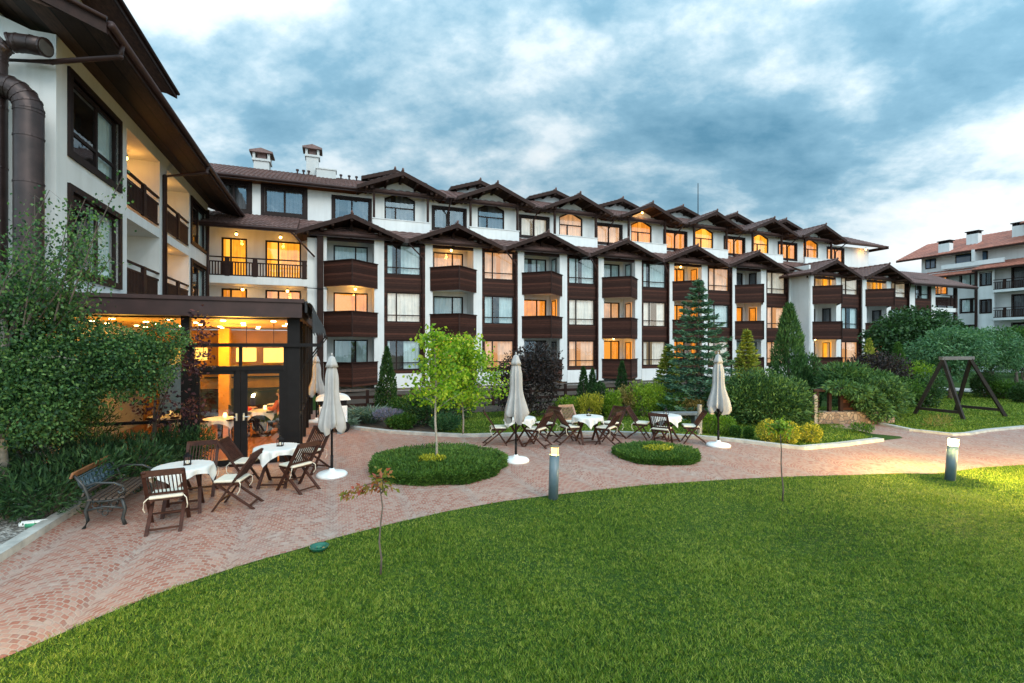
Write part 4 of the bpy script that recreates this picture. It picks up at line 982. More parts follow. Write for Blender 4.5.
# parasols
def parasol(x, y, rot, label, hb=.95, zt=2.45, tilt=0):
    t = thing('closed_parasol', label, 'parasol', (x, y, 0), rot, 'closed parasols on the terrace'); t.rotation_euler = (tilt, tilt*.7, rot)
    b = MB(); b.lathe([(.05, 0), (.30, .0), (.305, .04), (.27, .075), (.10, .10), (.06, .12), (.045, .16)], (0,0,0), 28); obj('base', b, M['white'], t, smooth=True)
    b = MB(); b.tube([(0,0,.1), (0,0,zt-.05)], .022, 10); b.tube([(0,0,.1), (0,0,.42)], .028, 10); obj('pole', b, M['steel'], t, smooth=True)
    seed = random.random()*6
    def mod(a, q): return 1+(.16+.36*q)*(1-1.8*abs(math.sin(4*a+seed+.5*math.sin(2*a+seed)))**.7)*min(1, q*4)+.10*math.sin(3*a+seed*2)*q
    b = MB(); prof = []; k = 16
    for i in range(k+1):
        q = i/k; r = .06+.155*q**.85+(.02*math.sin(q*9)); prof.append((r if i < k else r*.8, zt-.12-(zt-.12-hb)*q))
    n0 = len(b.v); b.lathe(prof, (0,0,0), 56, mod); b.f.pop(); b.f.pop()
    for i in range(n0, len(b.v)):
        X, Y, Z = b.v[i]; q = (zt-.12-Z)/(zt-.12-hb)
        if q > .8: b.v[i] = (X, Y, Z+(q-.8)*.45*math.sin(3*math.atan2(Y, X)+seed))
    obj('canopy', b, M['canvas'], t, smooth=True)
    b = MB(); b.lathe([(.02, zt-.01), (.06, zt-.04), (.105, zt-.17), (.125, zt-.24), (.11, zt-.235), (.05, zt-.1)], (0,0,0), 40, lambda a, q: 1+.16*q*math.sin(6*a+seed)); b.lathe([(.012, zt-.02), (.022, zt+.02), (.01, zt+.05)], (0,0,0), 8); obj('vent_cap', b, M['canvas'], t, smooth=True)
    b = MB()
    for i in range(6):
        a = i*math.pi/3+.3; b.tube([(.03*math.cos(a), .03*math.sin(a), hb+.5), (.12*math.cos(a), .12*math.sin(a), hb-.03)], .008, 5)
    obj('rib', b, M['steel'], t)
    return t
parasol(-3.66, 9.65, .4, 'closed grey-white parasol by the pavilion doors, nearest the viewer', .93)
parasol(.09, 10.85, 1.3, 'closed beige parasol in the middle, right of the large round bed', .95)
parasol(5.43, 12.5, 2.2, 'closed grey parasol on the right, behind the small round bed', .92, 2.43, .015)
parasol(-6.75, 16.4, 2.9, 'closed thin parasol far back at the corner of the glass pavilion', .95, 2.3)

# white domed cart behind the left parasol
t = thing('drinks_cart', 'white domed cart half hidden behind the left parasol', 'cart', (-5.5, 14.6, 0), .4); t.scale = (.95, .95, .86)
b = MB(); b.box(-.42, .42, -.3, .3, .3, .95); obj('cart_body', b, M['white'], t, bevel=.03)
b = MB(); b.box(-.4, .4, -.28, .28, .952, 1.14); obj('dark_band', b, M['steel'], t)
b = MB(); b.prism([(.52*math.cos(a), -.36, 1.15+.22*math.sin(a)) for a in [math.pi*i/12 for i in range(13)]], (0, .72, 0)); obj('domed_lid', b, M['white'], t)
for s in (-1, 1):
    b = MB(); b.tube([(s*.3, -.33, .2), (s*.3, -.29, .2)], .2, 18); obj('wheel', b, M['steel'], t)
b = MB(); b.box(-.3, .3, -.25, .25, .18, .299); obj('chassis', b, M['steel'], t)

# bench with cast iron ends
def bench():
    o_ = Vector((-6.16, 6.86, 0)); t = thing('garden_bench', 'garden bench with dark cast iron ends and a wooden top rail', 'bench', o_, TH)  # local x = depth (seat to +x), y = length
    Ln = 1.12
    for y in (0, Ln):
        b = MB()
        b.tube([(-.02, y, 0), (.03, y, .12), (-.0, y, .26), (.05, y, .40), (-.02, y, .62), (-.16, y, .82)], [.028,.024,.022,.024,.02,.016], 8)
        b.tube([(.47, y, 0), (.44, y, .10), (.47, y, .24), (.43, y, .39)], [.028,.024,.022,.02], 8)
        b.tube([(.02, y, .40), (.24, y, .375), (.45, y, .40)], .02, 8); b.tube([(.0, y, .26), (.22, y, .30), (.46, y, .25)], .016, 8)
        b.tube([(-.05, y, .60), (.12, y, .655), (.34, y, .63), (.45, y, .57), (.46, y, .50), (.41, y, .47), (.38, y, .51)], .018, 8)
        b.tube([(.43, y, .39), (.47, y, .47), (.44, y, .56)], .014, 8)
        for cx, cz, r in ((.12, .335, .045), (.23, .335, .045), (.34, .33, .045), (.17, .25, .03), (.29, .25, .03), (.23, .2, .035)):
            b.tube([(cx+r*math.cos(a), y, cz+r*math.sin(a)) for a in [2*math.pi*i/10 for i in range(11)]], .009, 6)
        obj('iron_end', b, M['iron'], t, smooth=True)
    for i in range(6):
        x = .03+i*.078; b = MB(); b.box(x, x+.055, -.04, Ln+.04, .405+.002*abs(i-2), .43); obj('seat_slat', b, M['benchslat'], t)
    q = lambda z: -.0-(z-.45)*.42
    b = MB(); b.bar((q(.79), -.05, .79), (q(.79), Ln+.05, .79), .025, .085, (.4, 0, 1)); obj('top_rail', b, M['benchwood'], t)
    b = MB(); b.bar((q(.50), -.03, .50), (q(.50), Ln+.03, .50), .022, .05, (.4, 0, 1)); obj('lower_rail', b, M['benchslat'], t)
    b = MB()
    for z in (.54, .735): b.tube([(q(z), .03, z), (q(z), Ln-.03, z)], .011, 6)
    k = 9
    for i in range(k):
        y = .08+i*(Ln-.16)/(k-1); z = .637
        b.tube([(q(z+.075*math.sin(a)), y+.058*math.cos(a), z+.075*math.sin(a)) for a in [2*math.pi*j/12 for j in range(13)]], .010, 6)
        b.tube([(q(z+.04*math.sin(a)), y+.03*math.cos(a), z+.04*math.sin(a)) for a in [2*math.pi*j/8 for j in range(9)]], .008, 5)
        if i < k-1:
            b.tube([(q(.55), y+.06, .55), (q(.637), y+.06, .637), (q(.73), y+.06, .73)], .007, 5); b.tube([(q(.55), y, .545), (q(.637), y+.06, .637)], .007, 5); b.tube([(q(.73), y, .73), (q(.637), y+.06, .637)], .007, 5)
    obj('ornate_panel', b, M['ironblue'], t)
bench()

# bollard lamps
def bollard(x, y, tilt, label, h=.89, r=.085, power=20, emit=None):
    t = thing('bollard_lamp', label, 'bollard lamp', (x, y, 0), 0, 'bollard lamps'); t.rotation_euler = (0, tilt, 0)
    b = MB(); b.lathe([(r, -.02), (r, h-.17)], (0,0,0), 24); obj('post', b, M['bollard'], t, smooth=True)
    b = MB(); b.lathe([(r*.99, h-.17), (r*1.02, h-.165), (r*1.02, h-.155), (r*.8, h-.155)], (0,0,0), 24); obj('collar', b, M['bollard'], t)
    b = MB(); b.lathe([(r*.8, h-.154), (r*.8, h-.02)], (0,0,0), 20); obj('lamp_glass', b, emit or M['bollard_glow'], t, smooth=True)
    b = MB(); b.lathe([(r*.97, h-.02), (r, h-.015), (r*.9, h), (.01, h+.004)], (0,0,0), 24); o = obj('cap', b, M['bollard_cap'], t)
    for i in range(4):
        a = i*math.pi/2+.6; c_ = MB(); c_.tube([(r*.93*math.cos(a), r*.93*math.sin(a), h-.155), (r*.93*math.cos(a), r*.93*math.sin(a), h-.02)], .006, 5); obj('cage_rod', c_, M['bollard_cap'], o)
    l = bpy.data.lights.new('lamp_light', 'POINT'); l.energy = power; l.color = (1, .66, .16); l.shadow_soft_size = .045
    lo = bpy.data.objects.new('lamp_light', l); C.objects.link(lo); lo.parent = t; lo.location = (0, 0, h-.08)
    return t
def lampglass(name, c, s):
    n = NT(name); e = n.n('ShaderNodeEmission'); e.inputs[0].default_value = (*c, 1); e.inputs[1].default_value = s
    t = n.n('ShaderNodeBsdfTransparent'); a = n.n('ShaderNodeMixShader'); a.inputs[0].default_value = .35; n.l(t.outputs[0], a.inputs[1]); n.l(e.outputs[0], a.inputs[2]); return n.done(a.outputs[0])
M['bollard_glow'] = lampglass('bollard_glow', (1, .58, .16), 4.5); M['bollard_glow2'] = lampglass('bollard_glow_strong', (1, .78, .45), 60); M['bollard_cap'] = simple('bollard_cap_metal', (.14, .11, .07), .4, .2)
bollard(.71, 8.2, .03, 'grey bollard lamp at the lawn edge below the middle tables', .92, .085, 22)
bollard(8.62, 9.35, .09, 'leaning grey bollard lamp at the right with a dazzling light', .84, .085, 1150, M['bollard_glow2'])
bollard(PX(428, 17.6), 17.6, 0, 'small garden lamp glowing yellow behind the young maple', 1.0, .12, 80, lampglass('garden_lamp_glow', (1, .55, .08), 14))
bollard(11.75, 8.6, 0, 'grey bollard lamp farther along the lawn edge past the leaning one', .9, .085, 1500, M['bollard_glow2'])
bollard(-4.0, 2.9, 0, 'grey bollard lamp at the near left end of the paved path', .9, .085, 230, M['bollard_glow2'])

# swing frame
t = thing('swing_frame', 'dark timber swing frame of two A-shaped ends joined by a top beam', 'swing frame', (15.8, 17.6, 0)); o_ = Vector((15.8, 17.6, 0))
f1, f2 = G(914.5, 414.4)-o_, G(963.5, 420)-o_; ap = Vector(((943-512)/FPX*17.5, 17.5, 2.12))-o_; ofs = Vector((2.2, .75, 0)); 
M['swingwood'] = simple('swing_timber', (.017, .0145, .013), .65, .3, 6, 0, .3, 30, .2); ofs = Vector((1.42, .42, 0))
for k, (fo, of) in enumerate(((Vector((0,0,0)), Vector((0,0,0))), (Vector((2.25, .72, 0)), ofs))):
    for f_ in (f1, f2):
        b = MB(); p = f_+fo; q = ap+of; d = (q-p).normalized(); b.bar(p, q+d*.06, .10, .10); obj('leg', b, M['swingwood'], t)
    b = MB(); b.bar((f1+fo).lerp(ap+of, .12), (f2+fo).lerp(ap+of, .12), .08, .10); obj('cross_bar', b, M['swingwood'], t)
b = MB(); b.bar(ap-ofs*.08+Vector((0,0,.06)), ap+ofs*1.08+Vector((0,0,.06)), .13, .12); obj('top_beam', b, simple('weathered_beam', (.10, .095, .09), .7, .25), t)

# wooden garden fence along the planting, timber screen on a stone wall
n = NT('rubble'); p_ = n.coord(); v_ = n.n('ShaderNodeTexVoronoi'); v_.inputs['Scale'].default_value = 6.5; n.l(p_, v_.inputs['Vector']); ve = n.n('ShaderNodeTexVoronoi', feature='DISTANCE_TO_EDGE'); ve.inputs['Scale'].default_value = 6.5; n.l(p_, ve.inputs['Vector'])
sepc = n.n('ShaderNodeSeparateColor'); n.l(v_.outputs['Color'], sepc.inputs[0])
col = n.mix(n.math('LESS_THAN', ve.outputs['Distance'], .05), n.ramp(sepc.outputs[0], [(0, (.15, .09, .06)), (.5, (.26, .175, .115)), (1, (.36, .27, .19))]), (.06, .05, .042))
M['rubble'] = n.done(n.pbr(n.mix(n.math('MULTIPLY', n.noise(14, 4), .4), col, (.2, .15, .11)), .9, n.bump(ve.outputs['Distance'], .8, .05)))
t = bthing('wooden_fence', 'low dark timber fence behind the planting along the hotel front', 'fence', -.6, 20.05)
b = MB(); b.box(-.6, 17.5, 20.0, 20.1, .80, .89); obj('top_rail', b, M['greywood'] if 'greywood' in M else simple('grey_rail', (.09, .075, .065), .7, .3), t)
b = MB(); b.box(-.6, 17.5, 20.02, 20.08, .50, .62); b.box(-.6, 17.5, 20.02, 20.08, .2, .32); obj('rail', b, M['wood'], t)
for i in range(11):
    b = MB(); u_ = -.5+i*1.78; b.box(u_-.06, u_+.06, 19.93, 19.999, 0, .86); obj('post', b, M['wood'], t)
t = thing('stone_wall', 'low tan rubble stone wall under the dark timber screen on the right', 'wall', (10.25, 15.9, 0), R(4))
b = MB(); b.box(0, 2.15, 0, .35, 0, .42); b.box(2.151, 2.75, .02, .33, 0, .26); obj('stonework', b, M['rubble'], t, bevel=.03)
t = thing('timber_screen', 'dark timber plank screen standing on the low stone wall between juniper mounds', 'screen', (10.25, 16.0, .42), R(4))
b = MB(); b.box(.9, 1.95, .06, .12, .03, .62); obj('plank_panel', b, M['plank'], t)
for x in (.05, .5, .9, 1.95):
    b = MB(); b.box(x-.05, x+.05, .0, .1, 0, .66); obj('post', b, M['wood'], t)
b = MB(); b.box(-.1, 1.0, -.02, .2, .60 if False else .67, .76); b.box(.8, 2.1, -.02, .16, .761, .80); obj('top_plank', b, M['wood'], t)
t = thing('wooden_post', 'pale weathered post beside the timber screen at the juniper mound', 'post', (10.05, 15.75, 0)); b = MB(); b.box(-.05, .05, -.05, .05, 0, .98); b.lathe([(.06,.98),(.02,1.03)], (0,0,0), 4); obj('shaft', b, M['palebark'], t)
t = thing('grey_stone_bench', 'long low grey stone bench on the grass behind the right table', 'bench', (PX(678, 15.6), 15.6, 0), .05)
b = MB(); b.box(-.85, .8, -.2, .2, .38, .46); obj('slab', b, simple('grey_stone', (.13, .14, .14), .8, .2), t, bevel=.01)
for s in (-1, 1):
    b = MB(); b.box(s*.6-.1, s*.6+.1, -.15, .15, 0, .379); obj('leg', b, simple('grey_stone_leg', (.11, .12, .12), .8, .2), t)
t = thing('wooden_post', 'short weathered post behind the right parasol', 'post', (PX(699.5, 14.2), 14.2, 0)); b = MB(); b.tube([(0,0,0), (.01,0,.45), (0,0,.88)], [.075, .07, .065], 10); obj('shaft', b, M['palebark'], t)
# green hose tray, bottle
t = thing('green_bowl', 'dark green plastic bowl lying at the edge of the lawn', 'bowl', tuple(G(319, 550))); b = MB(); b.lathe([(.085, 0), (.105, .035), (.12, .05), (.122, .056), (.105, .05), (.09, .025), (.02, .02)], (0,0,0), 28); obj('bowl_shell', b, simple('green_plastic', (.012, .10, .065), .3, .15), t, smooth=True); t.rotation_euler = (0, 0, .3)
b = MB(); b.lathe([(.03, .02), (.035, .045), (.02, .05)], (0,0,0), 10); obj('centre_knob', b, simple('green_knob', (.03, .16, .10), .35, .1), t)
g_ = G(38, 528); t = thing('plastic_bottle', 'white and green plastic bottle lying on the gravel at the left edge', 'bottle', (g_.x, g_.y, .075), R(25))
b = MB(); b.tube([(-.2, 0, .01), (-.19, 0, .01), (.06, 0, 0), (.14, 0, 0), (.19, 0, 0)], [.03, .042, .045, .03, .018], 14); obj('bottle_body', b, M['white'], t, smooth=True)
b = MB(); b.tube([(-.13, 0, -.005), (.05, 0, -.008)], .047, 14); obj('green_band', b, simple('green_band', (.05, .30, .16), .4, .1), t, smooth=True)
# ================================================================ PLANTS
def nrm_(v): return v/np.maximum(1e-6, np.linalg.norm(v, axis=1, keepdims=True))
def cards(Pt, axis, ln, wd, spread=.5, curl=.15):
    """leaf-shaped faces at points Pt, long along axis (jittered)"""
    n_ = len(Pt); ax = nrm_(axis+rng.normal(0, spread, (n_, 3))); rv = rng.normal(0, 1, (n_, 3)); b = nrm_(np.cross(ax, rv))
    l = (ln*rng.uniform(.65, 1.3, n_))[:, None]; w_ = (wd*rng.uniform(.7, 1.25, n_))[:, None]
    V = np.zeros((n_, 4, 3), np.float32); V[:, 0] = Pt; V[:, 1] = Pt+ax*l*.45+b*w_*.5; V[:, 2] = Pt+ax*l; V[:, 3] = Pt+ax*l*.45-b*w_*.5
    return V.reshape(-1, 3)
def lump(Pt, s, seed):      # cheap smooth 3D noise in -1..1
    x, y, z = (Pt*s).T
    return (np.sin(x*1.7+seed+1.3*np.sin(y*1.1+seed))+np.sin(y*1.9+2*seed+1.2*np.sin(z*1.3))+np.sin(z*1.8+3*seed+1.1*np.sin(x*1.4)))/3
def blob_pts(blobs, n_, shell=.45, gap=.0, gs=3.0, seed=1.0):
    vol = np.array([b[3]*b[4]*b[5] for b in blobs])**.8; cnt = (n_*vol/vol.sum()).astype(int); out = []; nor = []
    for b, c_ in zip(blobs, cnt):
        d = nrm_(rng.normal(0, 1, (c_, 3))); r = 1-shell*rng.random(c_)**1.3
        r = r*(1+.16*lump(d*3+seed, 1.0, seed+b[0]))
        q = d*r[:, None]*np.array(b[3:6])+np.array(b[:3]); out.append(q); nor.append(d)
    Q = np.concatenate(out); Dn = np.concatenate(nor)
    if gap: k = lump(Q, gs, seed) > -1+gap; Q, Dn = Q[k], Dn[k]
    return Q, Dn
def foliage(name, V, mat, parent): return obj(name, fastmesh(name, V, 4, mat), None, parent)
def limbs(root, base, top, r, targets, mat, bend=.1):
    b = MB(); base = Vector(base); top = Vector(top); pts = [base.lerp(top, i/5)+Vector((math.sin(i*1.7)*bend, math.cos(i*2.1)*bend, 0))*(i/5) for i in range(6)]
    b.tube(pts, [r*(1-.6*i/5)*(1.25 if i == 0 else 1) for i in range(6)], 8)
    for k, t_ in enumerate(targets):
        s = pts[min(5, 2+k % 4)]; t_ = Vector(t_); mid = s.lerp(t_, .5)+Vector((0, 0, .1*(t_-s).length))
        b.tube([s, mid, t_], [r*.45, r*.28, r*.1], 6)
    return obj('trunk', b, mat, root, smooth=True)
G_ = {'birch': leafmat('birch_leaf', [(.010, .034, .014), (.028, .080, .026), (.062, .14, .040), (.13, .22, .06)], .32),
      'plum': leafmat('plum_leaf', [(.016, .010, .015), (.045, .018, .026), (.12, .042, .04)], .3),
      'purple': leafmat('purple_leaf', [(.010, .010, .010), (.022, .017, .018), (.04, .026, .024)], .15),
      'maple': leafmat('maple_leaf', [(.05, .13, .010), (.12, .26, .015), (.25, .38, .025), (.38, .45, .04)], .45),
      'lime': leafmat('lime_leaf', [(.06, .12, .012), (.13, .23, .02), (.22, .32, .03)], .35),
      'yellow': leafmat('yellow_leaf', [(.11, .14, .015), (.27, .27, .025), (.44, .38, .05)], .3),
      'dark': leafmat('dark_leaf', [(.010, .032, .010), (.024, .066, .018), (.048, .11, .03)], .2),
      'juniper': leafmat('juniper_needle', [(.010, .034, .010), (.028, .075, .020), (.062, .13, .032), (.11, .19, .05)], .15, .6),
      'juniper_light': leafmat('juniper_light_needle', [(.016, .05, .016), (.05, .12, .032), (.10, .19, .05)], .15, .6),
      'spruce': leafmat('spruce_needle', [(.018, .056, .032), (.050, .122, .072), (.11, .215, .135)], .12, .6),
      'gold': leafmat('gold_needle', [(.06, .11, .02), (.22, .26, .03), (.48, .44, .07)], .2, .6),
      'thuja': leafmat('thuja_spray', [(.008, .028, .008), (.018, .055, .014), (.035, .085, .02)], .15, .6),
      'pine': leafmat('pine_needle', [(.008, .030, .012), (.022, .062, .020), (.045, .10, .03)], .12, .6),
      'willow': leafmat('greyleaf', [(.024, .080, .034), (.060, .15, .066), (.12, .23, .10)], .25),
      'mid': leafmat('mid_leaf', [(.018, .055, .010), (.045, .11, .018), (.085, .17, .03)], .3),
      'bed': leafmat('bed_needle', [(.018, .055, .009), (.050, .115, .016), (.10, .18, .028)], .15, .6),
      'iris': leafmat('grey_blade', [(.06, .10, .07), (.13, .19, .14), (.22, .28, .22)], .25),
      'lav': leafmat('lavender_flower', [(.10, .11, .16), (.20, .19, .30)], .3),
      'flower': leafmat('yellow_flower', [(.16, .20, .02), (.42, .38, .03)], .3),
      'acer': leafmat('red_green_leaf', [(.10, .14, .02), (.18, .18, .03), (.30, .12, .05), (.33, .07, .05)], .4),
      'tan': leafmat('tan_leaf', [(.09, .10, .025), (.20, .16, .05), (.30, .22, .09)], .3)}
UPV = np.array([[0, 0, 1.0]])
def bush(name, cat, label, x, y, rx, ry, h, mat, n_=3500, ln=.09, wd=.05, z0=.05, group=None, up=.4, nb=6, gap=.25, trunk=True, blobs=None, sh=.5):
    t = thing(name, label, cat, (x, y, 0), 0, group)
    if blobs is None:
        blobs = [(0, 0, z0+(h-z0)*.45, rx*.8, ry*.8, (h-z0)*.5)]
        for i in range(nb):
            a = i*2*math.pi/nb+random.uniform(-.4, .4); q = random.uniform(.35, .6)
            zz_ = z0+(h-z0)*random.uniform(.3, .68); blobs.append((rx*q*math.cos(a), ry*q*math.sin(a), zz_, rx*random.uniform(.38, .5), ry*random.uniform(.38, .5), min((h-z0)*random.uniform(.25, .36), h-zz_)))
    Q, Dn = blob_pts(blobs, n_, sh, gap, 2.6/max(.4, min(rx, ry, h)), random.random()*9)
    k = Q[:, 2] > .01; Q, Dn = Q[k], Dn[k]
    foliage('foliage', cards(Q, Dn+UPV*up, ln, wd, .55), G_[mat], t)
    if trunk:
        b = MB()
        for i in range(5):
            a = i*1.26+random.random(); b.tube([(0, 0, 0), (rx*.25*math.cos(a), ry*.25*math.sin(a), h*.3), (rx*.5*math.cos(a), ry*.5*math.sin(a), h*.6)], [.03*h, .02*h, .008*h], 6)
        obj('stem', b, M['bark'], t)
    return t
def cone_tree(name, cat, label, x, y, r, h, mat, n_=3500, ln=.10, wd=.045, power=.75, z0=.05, group=None, lean=0):
    t = thing(name, label, cat, (x, y, 0), 0, group)
    z = rng.random(n_)**1.5; rr = r*((1-z)**power)*(1-.4*rng.random(n_)**1.6); a = rng.uniform(0, 2*np.pi, n_)
    rr *= 1+.13*np.sin(a*3+z*14)+.07*np.sin(a*7-z*23)
    taper = np.minimum(1, (z+.03)/.10)**.5
    Q = np.stack([rr*taper*np.cos(a)+lean*z, rr*taper*np.sin(a), z0+z*(h-z0-ln*.5)], 1); ax = np.stack([np.cos(a)*.45, np.sin(a)*.45, np.ones(n_)], 1)
    foliage('foliage', cards(Q, ax, ln, wd, .3), G_[mat], t)
    b = MB(); b.tube([(0, 0, 0), (lean*.7, 0, h*.75)], [.05*h**.7*.6, .01], 6); obj('trunk', b, M['bark'], t); return t
def spruce(label, x, y, r, h, mat, name='spruce_tree', levels=15, per=9, m_=46, ln=.15, wd=.05, droop=.25, z0=.25, cat='spruce'):
    t = thing(name, label, cat, (x, y, 0)); Pt = []; Ax = []; b = MB(); b.tube([(0,0,0), (.02,.01,h*.5), (0,0,h*.98)], [.04+.012*h, .03+.005*h, .008], 8)
    for i in range(levels):
        q = i/(levels-1); z = z0+(h-z0)*(q**.92)*.97; R0 = r*(1-q)**.85*random.uniform(.85, 1.1)+.05
        k = max(4, int(per*(1-.45*q))); ph = random.random()*6
        for j in range(k):
            a = ph+j*2*math.pi/k+random.uniform(-.2, .2); Lb = R0*random.uniform(.7, 1.12); up = .25*q
            c_ = np.array([math.cos(a), math.sin(a), 0]); s_ = np.array([-math.sin(a), math.cos(a), 0])
            mm = max(8, int(m_*(.3+.7*Lb/r))); tt = rng.random(mm)**.75; wdt = .26*Lb*(1-tt)**.7+.03
            p_ = c_*(tt*Lb)[:, None]+s_*(rng.uniform(-1, 1, mm)*wdt)[:, None]; p_[:, 2] = z+up*tt*Lb-droop*Lb*np.sin(tt*2.4)*.6+rng.normal(0, .035, mm)
            Pt.append(p_); Ax.append(c_[None]*1.0+s_[None]*rng.uniform(-.9, .9, (mm, 1))+UPV*.12)
            b.tube([(0, 0, z), tuple(c_*Lb*.5+np.array([0, 0, z+up*.5*Lb-droop*Lb*.55])), tuple(c_*Lb*.92+np.array([0,0,z+up*Lb*.92-droop*Lb*.45]))], [.018, .011, .004], 5)
    Q = np.concatenate(Pt); A = np.concatenate(Ax)
    tip = np.zeros((30, 3)); tip[:, 2] = h-.25+rng.random(30)*.22; Q = np.concatenate([Q, tip]); A = np.concatenate([A, rng.normal(0, .5, (30, 3))+UPV])
    foliage('needle_foliage', cards(Q, A, ln, wd, .22), G_[mat], t); obj('trunk', b, M['bark'], t, smooth=True); return t
def tree(label, x, y, blobs, n_, mat, ln, wd, trunk_h, r, bark='bark', name='broadleaf_tree', cat='tree', gap=.3, gs=2.0, droop=-.2, group=None, sh=.55):
    t = thing(name, label, cat, (x, y, 0), 0, group); Q, Dn = blob_pts(blobs, n_, sh, gap, gs, random.random()*9)
    foliage('crown', cards(Q, Dn*.6+UPV*droop, ln, wd, .8), G_[mat], t)
    limbs(t, (0, 0, 0), (0, 0, trunk_h), r, [tuple(np.array(b[:3])*np.array([.8, .8, 1])) for b in blobs[:9]], M[bark]); return t

# --- left: birch, plum, pines
tx, ty = -7.72, 7.2
bl = [(0, 0, 2.4, 1.35, 1.2, 1.05), (.8, .45, 2.35, 1.0, .9, .78), (1.4, .7, 2.3, .68, .65, .58), (-.8, .1, 2.4, 1.0, 1.0, .9), (.5, -.2, 1.75, .9, .8, .62), (.75, .35, 1.45, .55, .5, .42),
      (.1, .2, 3.15, .75, .7, .55), (-.7, .3, 3.2, .7, .7, .6), (-.2, .6, 1.5, 1.0, .7, .5), (-.6, .1, 1.5, .9, .8, .6), (1.75, .95, 2.75, .40, .42, .34)]
t = tree('dense green birch with drooping leafy branches at the left edge above the bench', tx, ty, bl, 110000, 'birch', .052, .034, 3.0, .09, 'palebark', 'birch_tree', 'tree', .62, 1.9, -.7)
Pt = []; Ax = []; b = MB()
for i in range(42):          # thin shoots that rise out of the crown
    a = random.uniform(0, 6.28); q = random.uniform(.1, 1.1); s = Vector((q*math.cos(a)*.9+.1, q*math.sin(a)*.7, random.uniform(2.7, 3.3))); e = s+Vector((random.uniform(-.25, .85), random.uniform(-.2, .5), random.uniform(.5, 2.0)))
    mid = s.lerp(e, .5)+Vector((0, 0, .12)); b.tube([s, mid, e, e+Vector((.12, .05, -.12))], [.012, .008, .004, .002], 5)
    for k in range(150):
        f_ = random.random()**.8; p_ = (s.lerp(mid, f_*2) if f_ < .5 else mid.lerp(e, f_*2-1)); Pt.append(list(p_+Vector((random.gauss(0, .11), random.gauss(0, .11), random.gauss(-.06, .11))))); Ax.append([random.gauss(0, .4), random.gauss(0, .4), -.7])
obj('shoot', b, M['bark'], t); foliage('shoot_leaves', cards(np.array(Pt), np.array(Ax), .055, .038, .4), G_['birch'], t)
tree('sparse dark red leaved plum shrub standing before the pavilion glass', -7.0, 9.3, [(.2, 0, 1.75, .75, .5, .7), (.62, .1, 2.2, .5, .4, .5), (.55, .15, 1.5, .35, .4, .4), (-.1, 0, 2.4, .55, .4, .45), (.75, .2, 2.95, .35, .3, .5)], 2300, 'plum', .085, .05, 2.0, .035, name='plum_shrub', cat='shrub', gap=.85, gs=2.6, sh=.9)
for i, (x, y, r, h, l_) in enumerate(((-7.15, 7.35, .95, 1.05, 'low dark green mountain pine at the left edge beside the gravel'), (-7.0, 8.6, .85, 1.15, 'bushy mountain pine in the shade behind the iron bench'), (-8.1, 6.9, .8, 1.15, 'mountain pine cut by the left edge of the picture'), (-6.95, 9.9, .7, 1.0, 'small pine between the birch and the pavilion corner'), (-8.6, 8.8, 1.2, 1.7, 'tall dark pine thicket in the shade under the birch'))):
    bush('mountain_pine', 'pine', l_, x, y, r, r, h, 'pine', 5200, .12, .022, .02, 'mountain pines under the birch', .7, 8, .35)
for i, (px, py, l_) in enumerate(((68, 512, 'small leafy weed at the kerb below the pines, nearer one'), (86, 497, 'small leafy weed at the kerb just behind the bench'))):
    g_ = G(px-14, py); bush('weed_plant', 'plant', l_, g_.x, g_.y, .16, .16, .16, 'mid', 130, .11, .03, .02, 'weeds along the kerb', .8, 3, 0, False)
# --- round beds
def round_bed(x, y, r, h, label, n_):
    t = thing('round_juniper_bed', label, 'plant bed', (x, y, 0)); a = rng.uniform(0, 2*np.pi, n_); q = np.sqrt(rng.random(n_)); 
    ed = r*(1+.03*np.sin(a*5)+.02*np.sin(a*11+1)); prof = h*np.clip((1-q)/.16, 0, 1)**.5
    X, Y = ed*q*np.cos(a), ed*q*np.sin(a); Z = prof*(.8+.25*lump(np.stack([X, Y, X*0], 1), 3.0, 2.0))*rng.uniform(.75, 1, n_)
    side = rng.random(n_) < .35; q2 = np.where(side, 1-.07*rng.random(n_), q); X = np.where(side, ed*q2*np.cos(a), X); Y = np.where(side, ed*q2*np.sin(a), Y); Z = np.where(side, rng.random(n_)*h*.85, Z)
    ax = np.stack([np.cos(a)*(.4+.8*side), np.sin(a)*(.4+.8*side), np.full(n_, .8)], 1)
    foliage('foliage', cards(np.stack([X, Y, np.maximum(Z-.03, .005)], 1), ax, .075, .022, .5), G_['bed'], t)
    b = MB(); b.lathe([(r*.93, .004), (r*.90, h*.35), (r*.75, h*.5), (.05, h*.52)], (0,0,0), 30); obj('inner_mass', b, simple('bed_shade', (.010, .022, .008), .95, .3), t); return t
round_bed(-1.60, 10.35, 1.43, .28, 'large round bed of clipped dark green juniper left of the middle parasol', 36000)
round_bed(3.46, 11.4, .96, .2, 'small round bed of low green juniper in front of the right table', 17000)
for x, y, z, l_, r in ((-1.68, 10.05, .26, 'patch of yellow flowers at the foot of the young maple', .28), (3.5, 11.4, .18, 'patch of yellow green flowers in the small round bed', .36)):
    k = 420; a = rng.uniform(0, 6.28, k); q = r*np.sqrt(rng.random(k)); Q = np.stack([q*np.cos(a), q*np.sin(a)*.7, rng.uniform(-.03, .05, k)], 1)
    t = thing('yellow_flowers', l_, 'flowers', (x, y, z)); foliage('petals', cards(Q, np.repeat(UPV, k, 0), .05, .03, .7), G_['flower'], t)
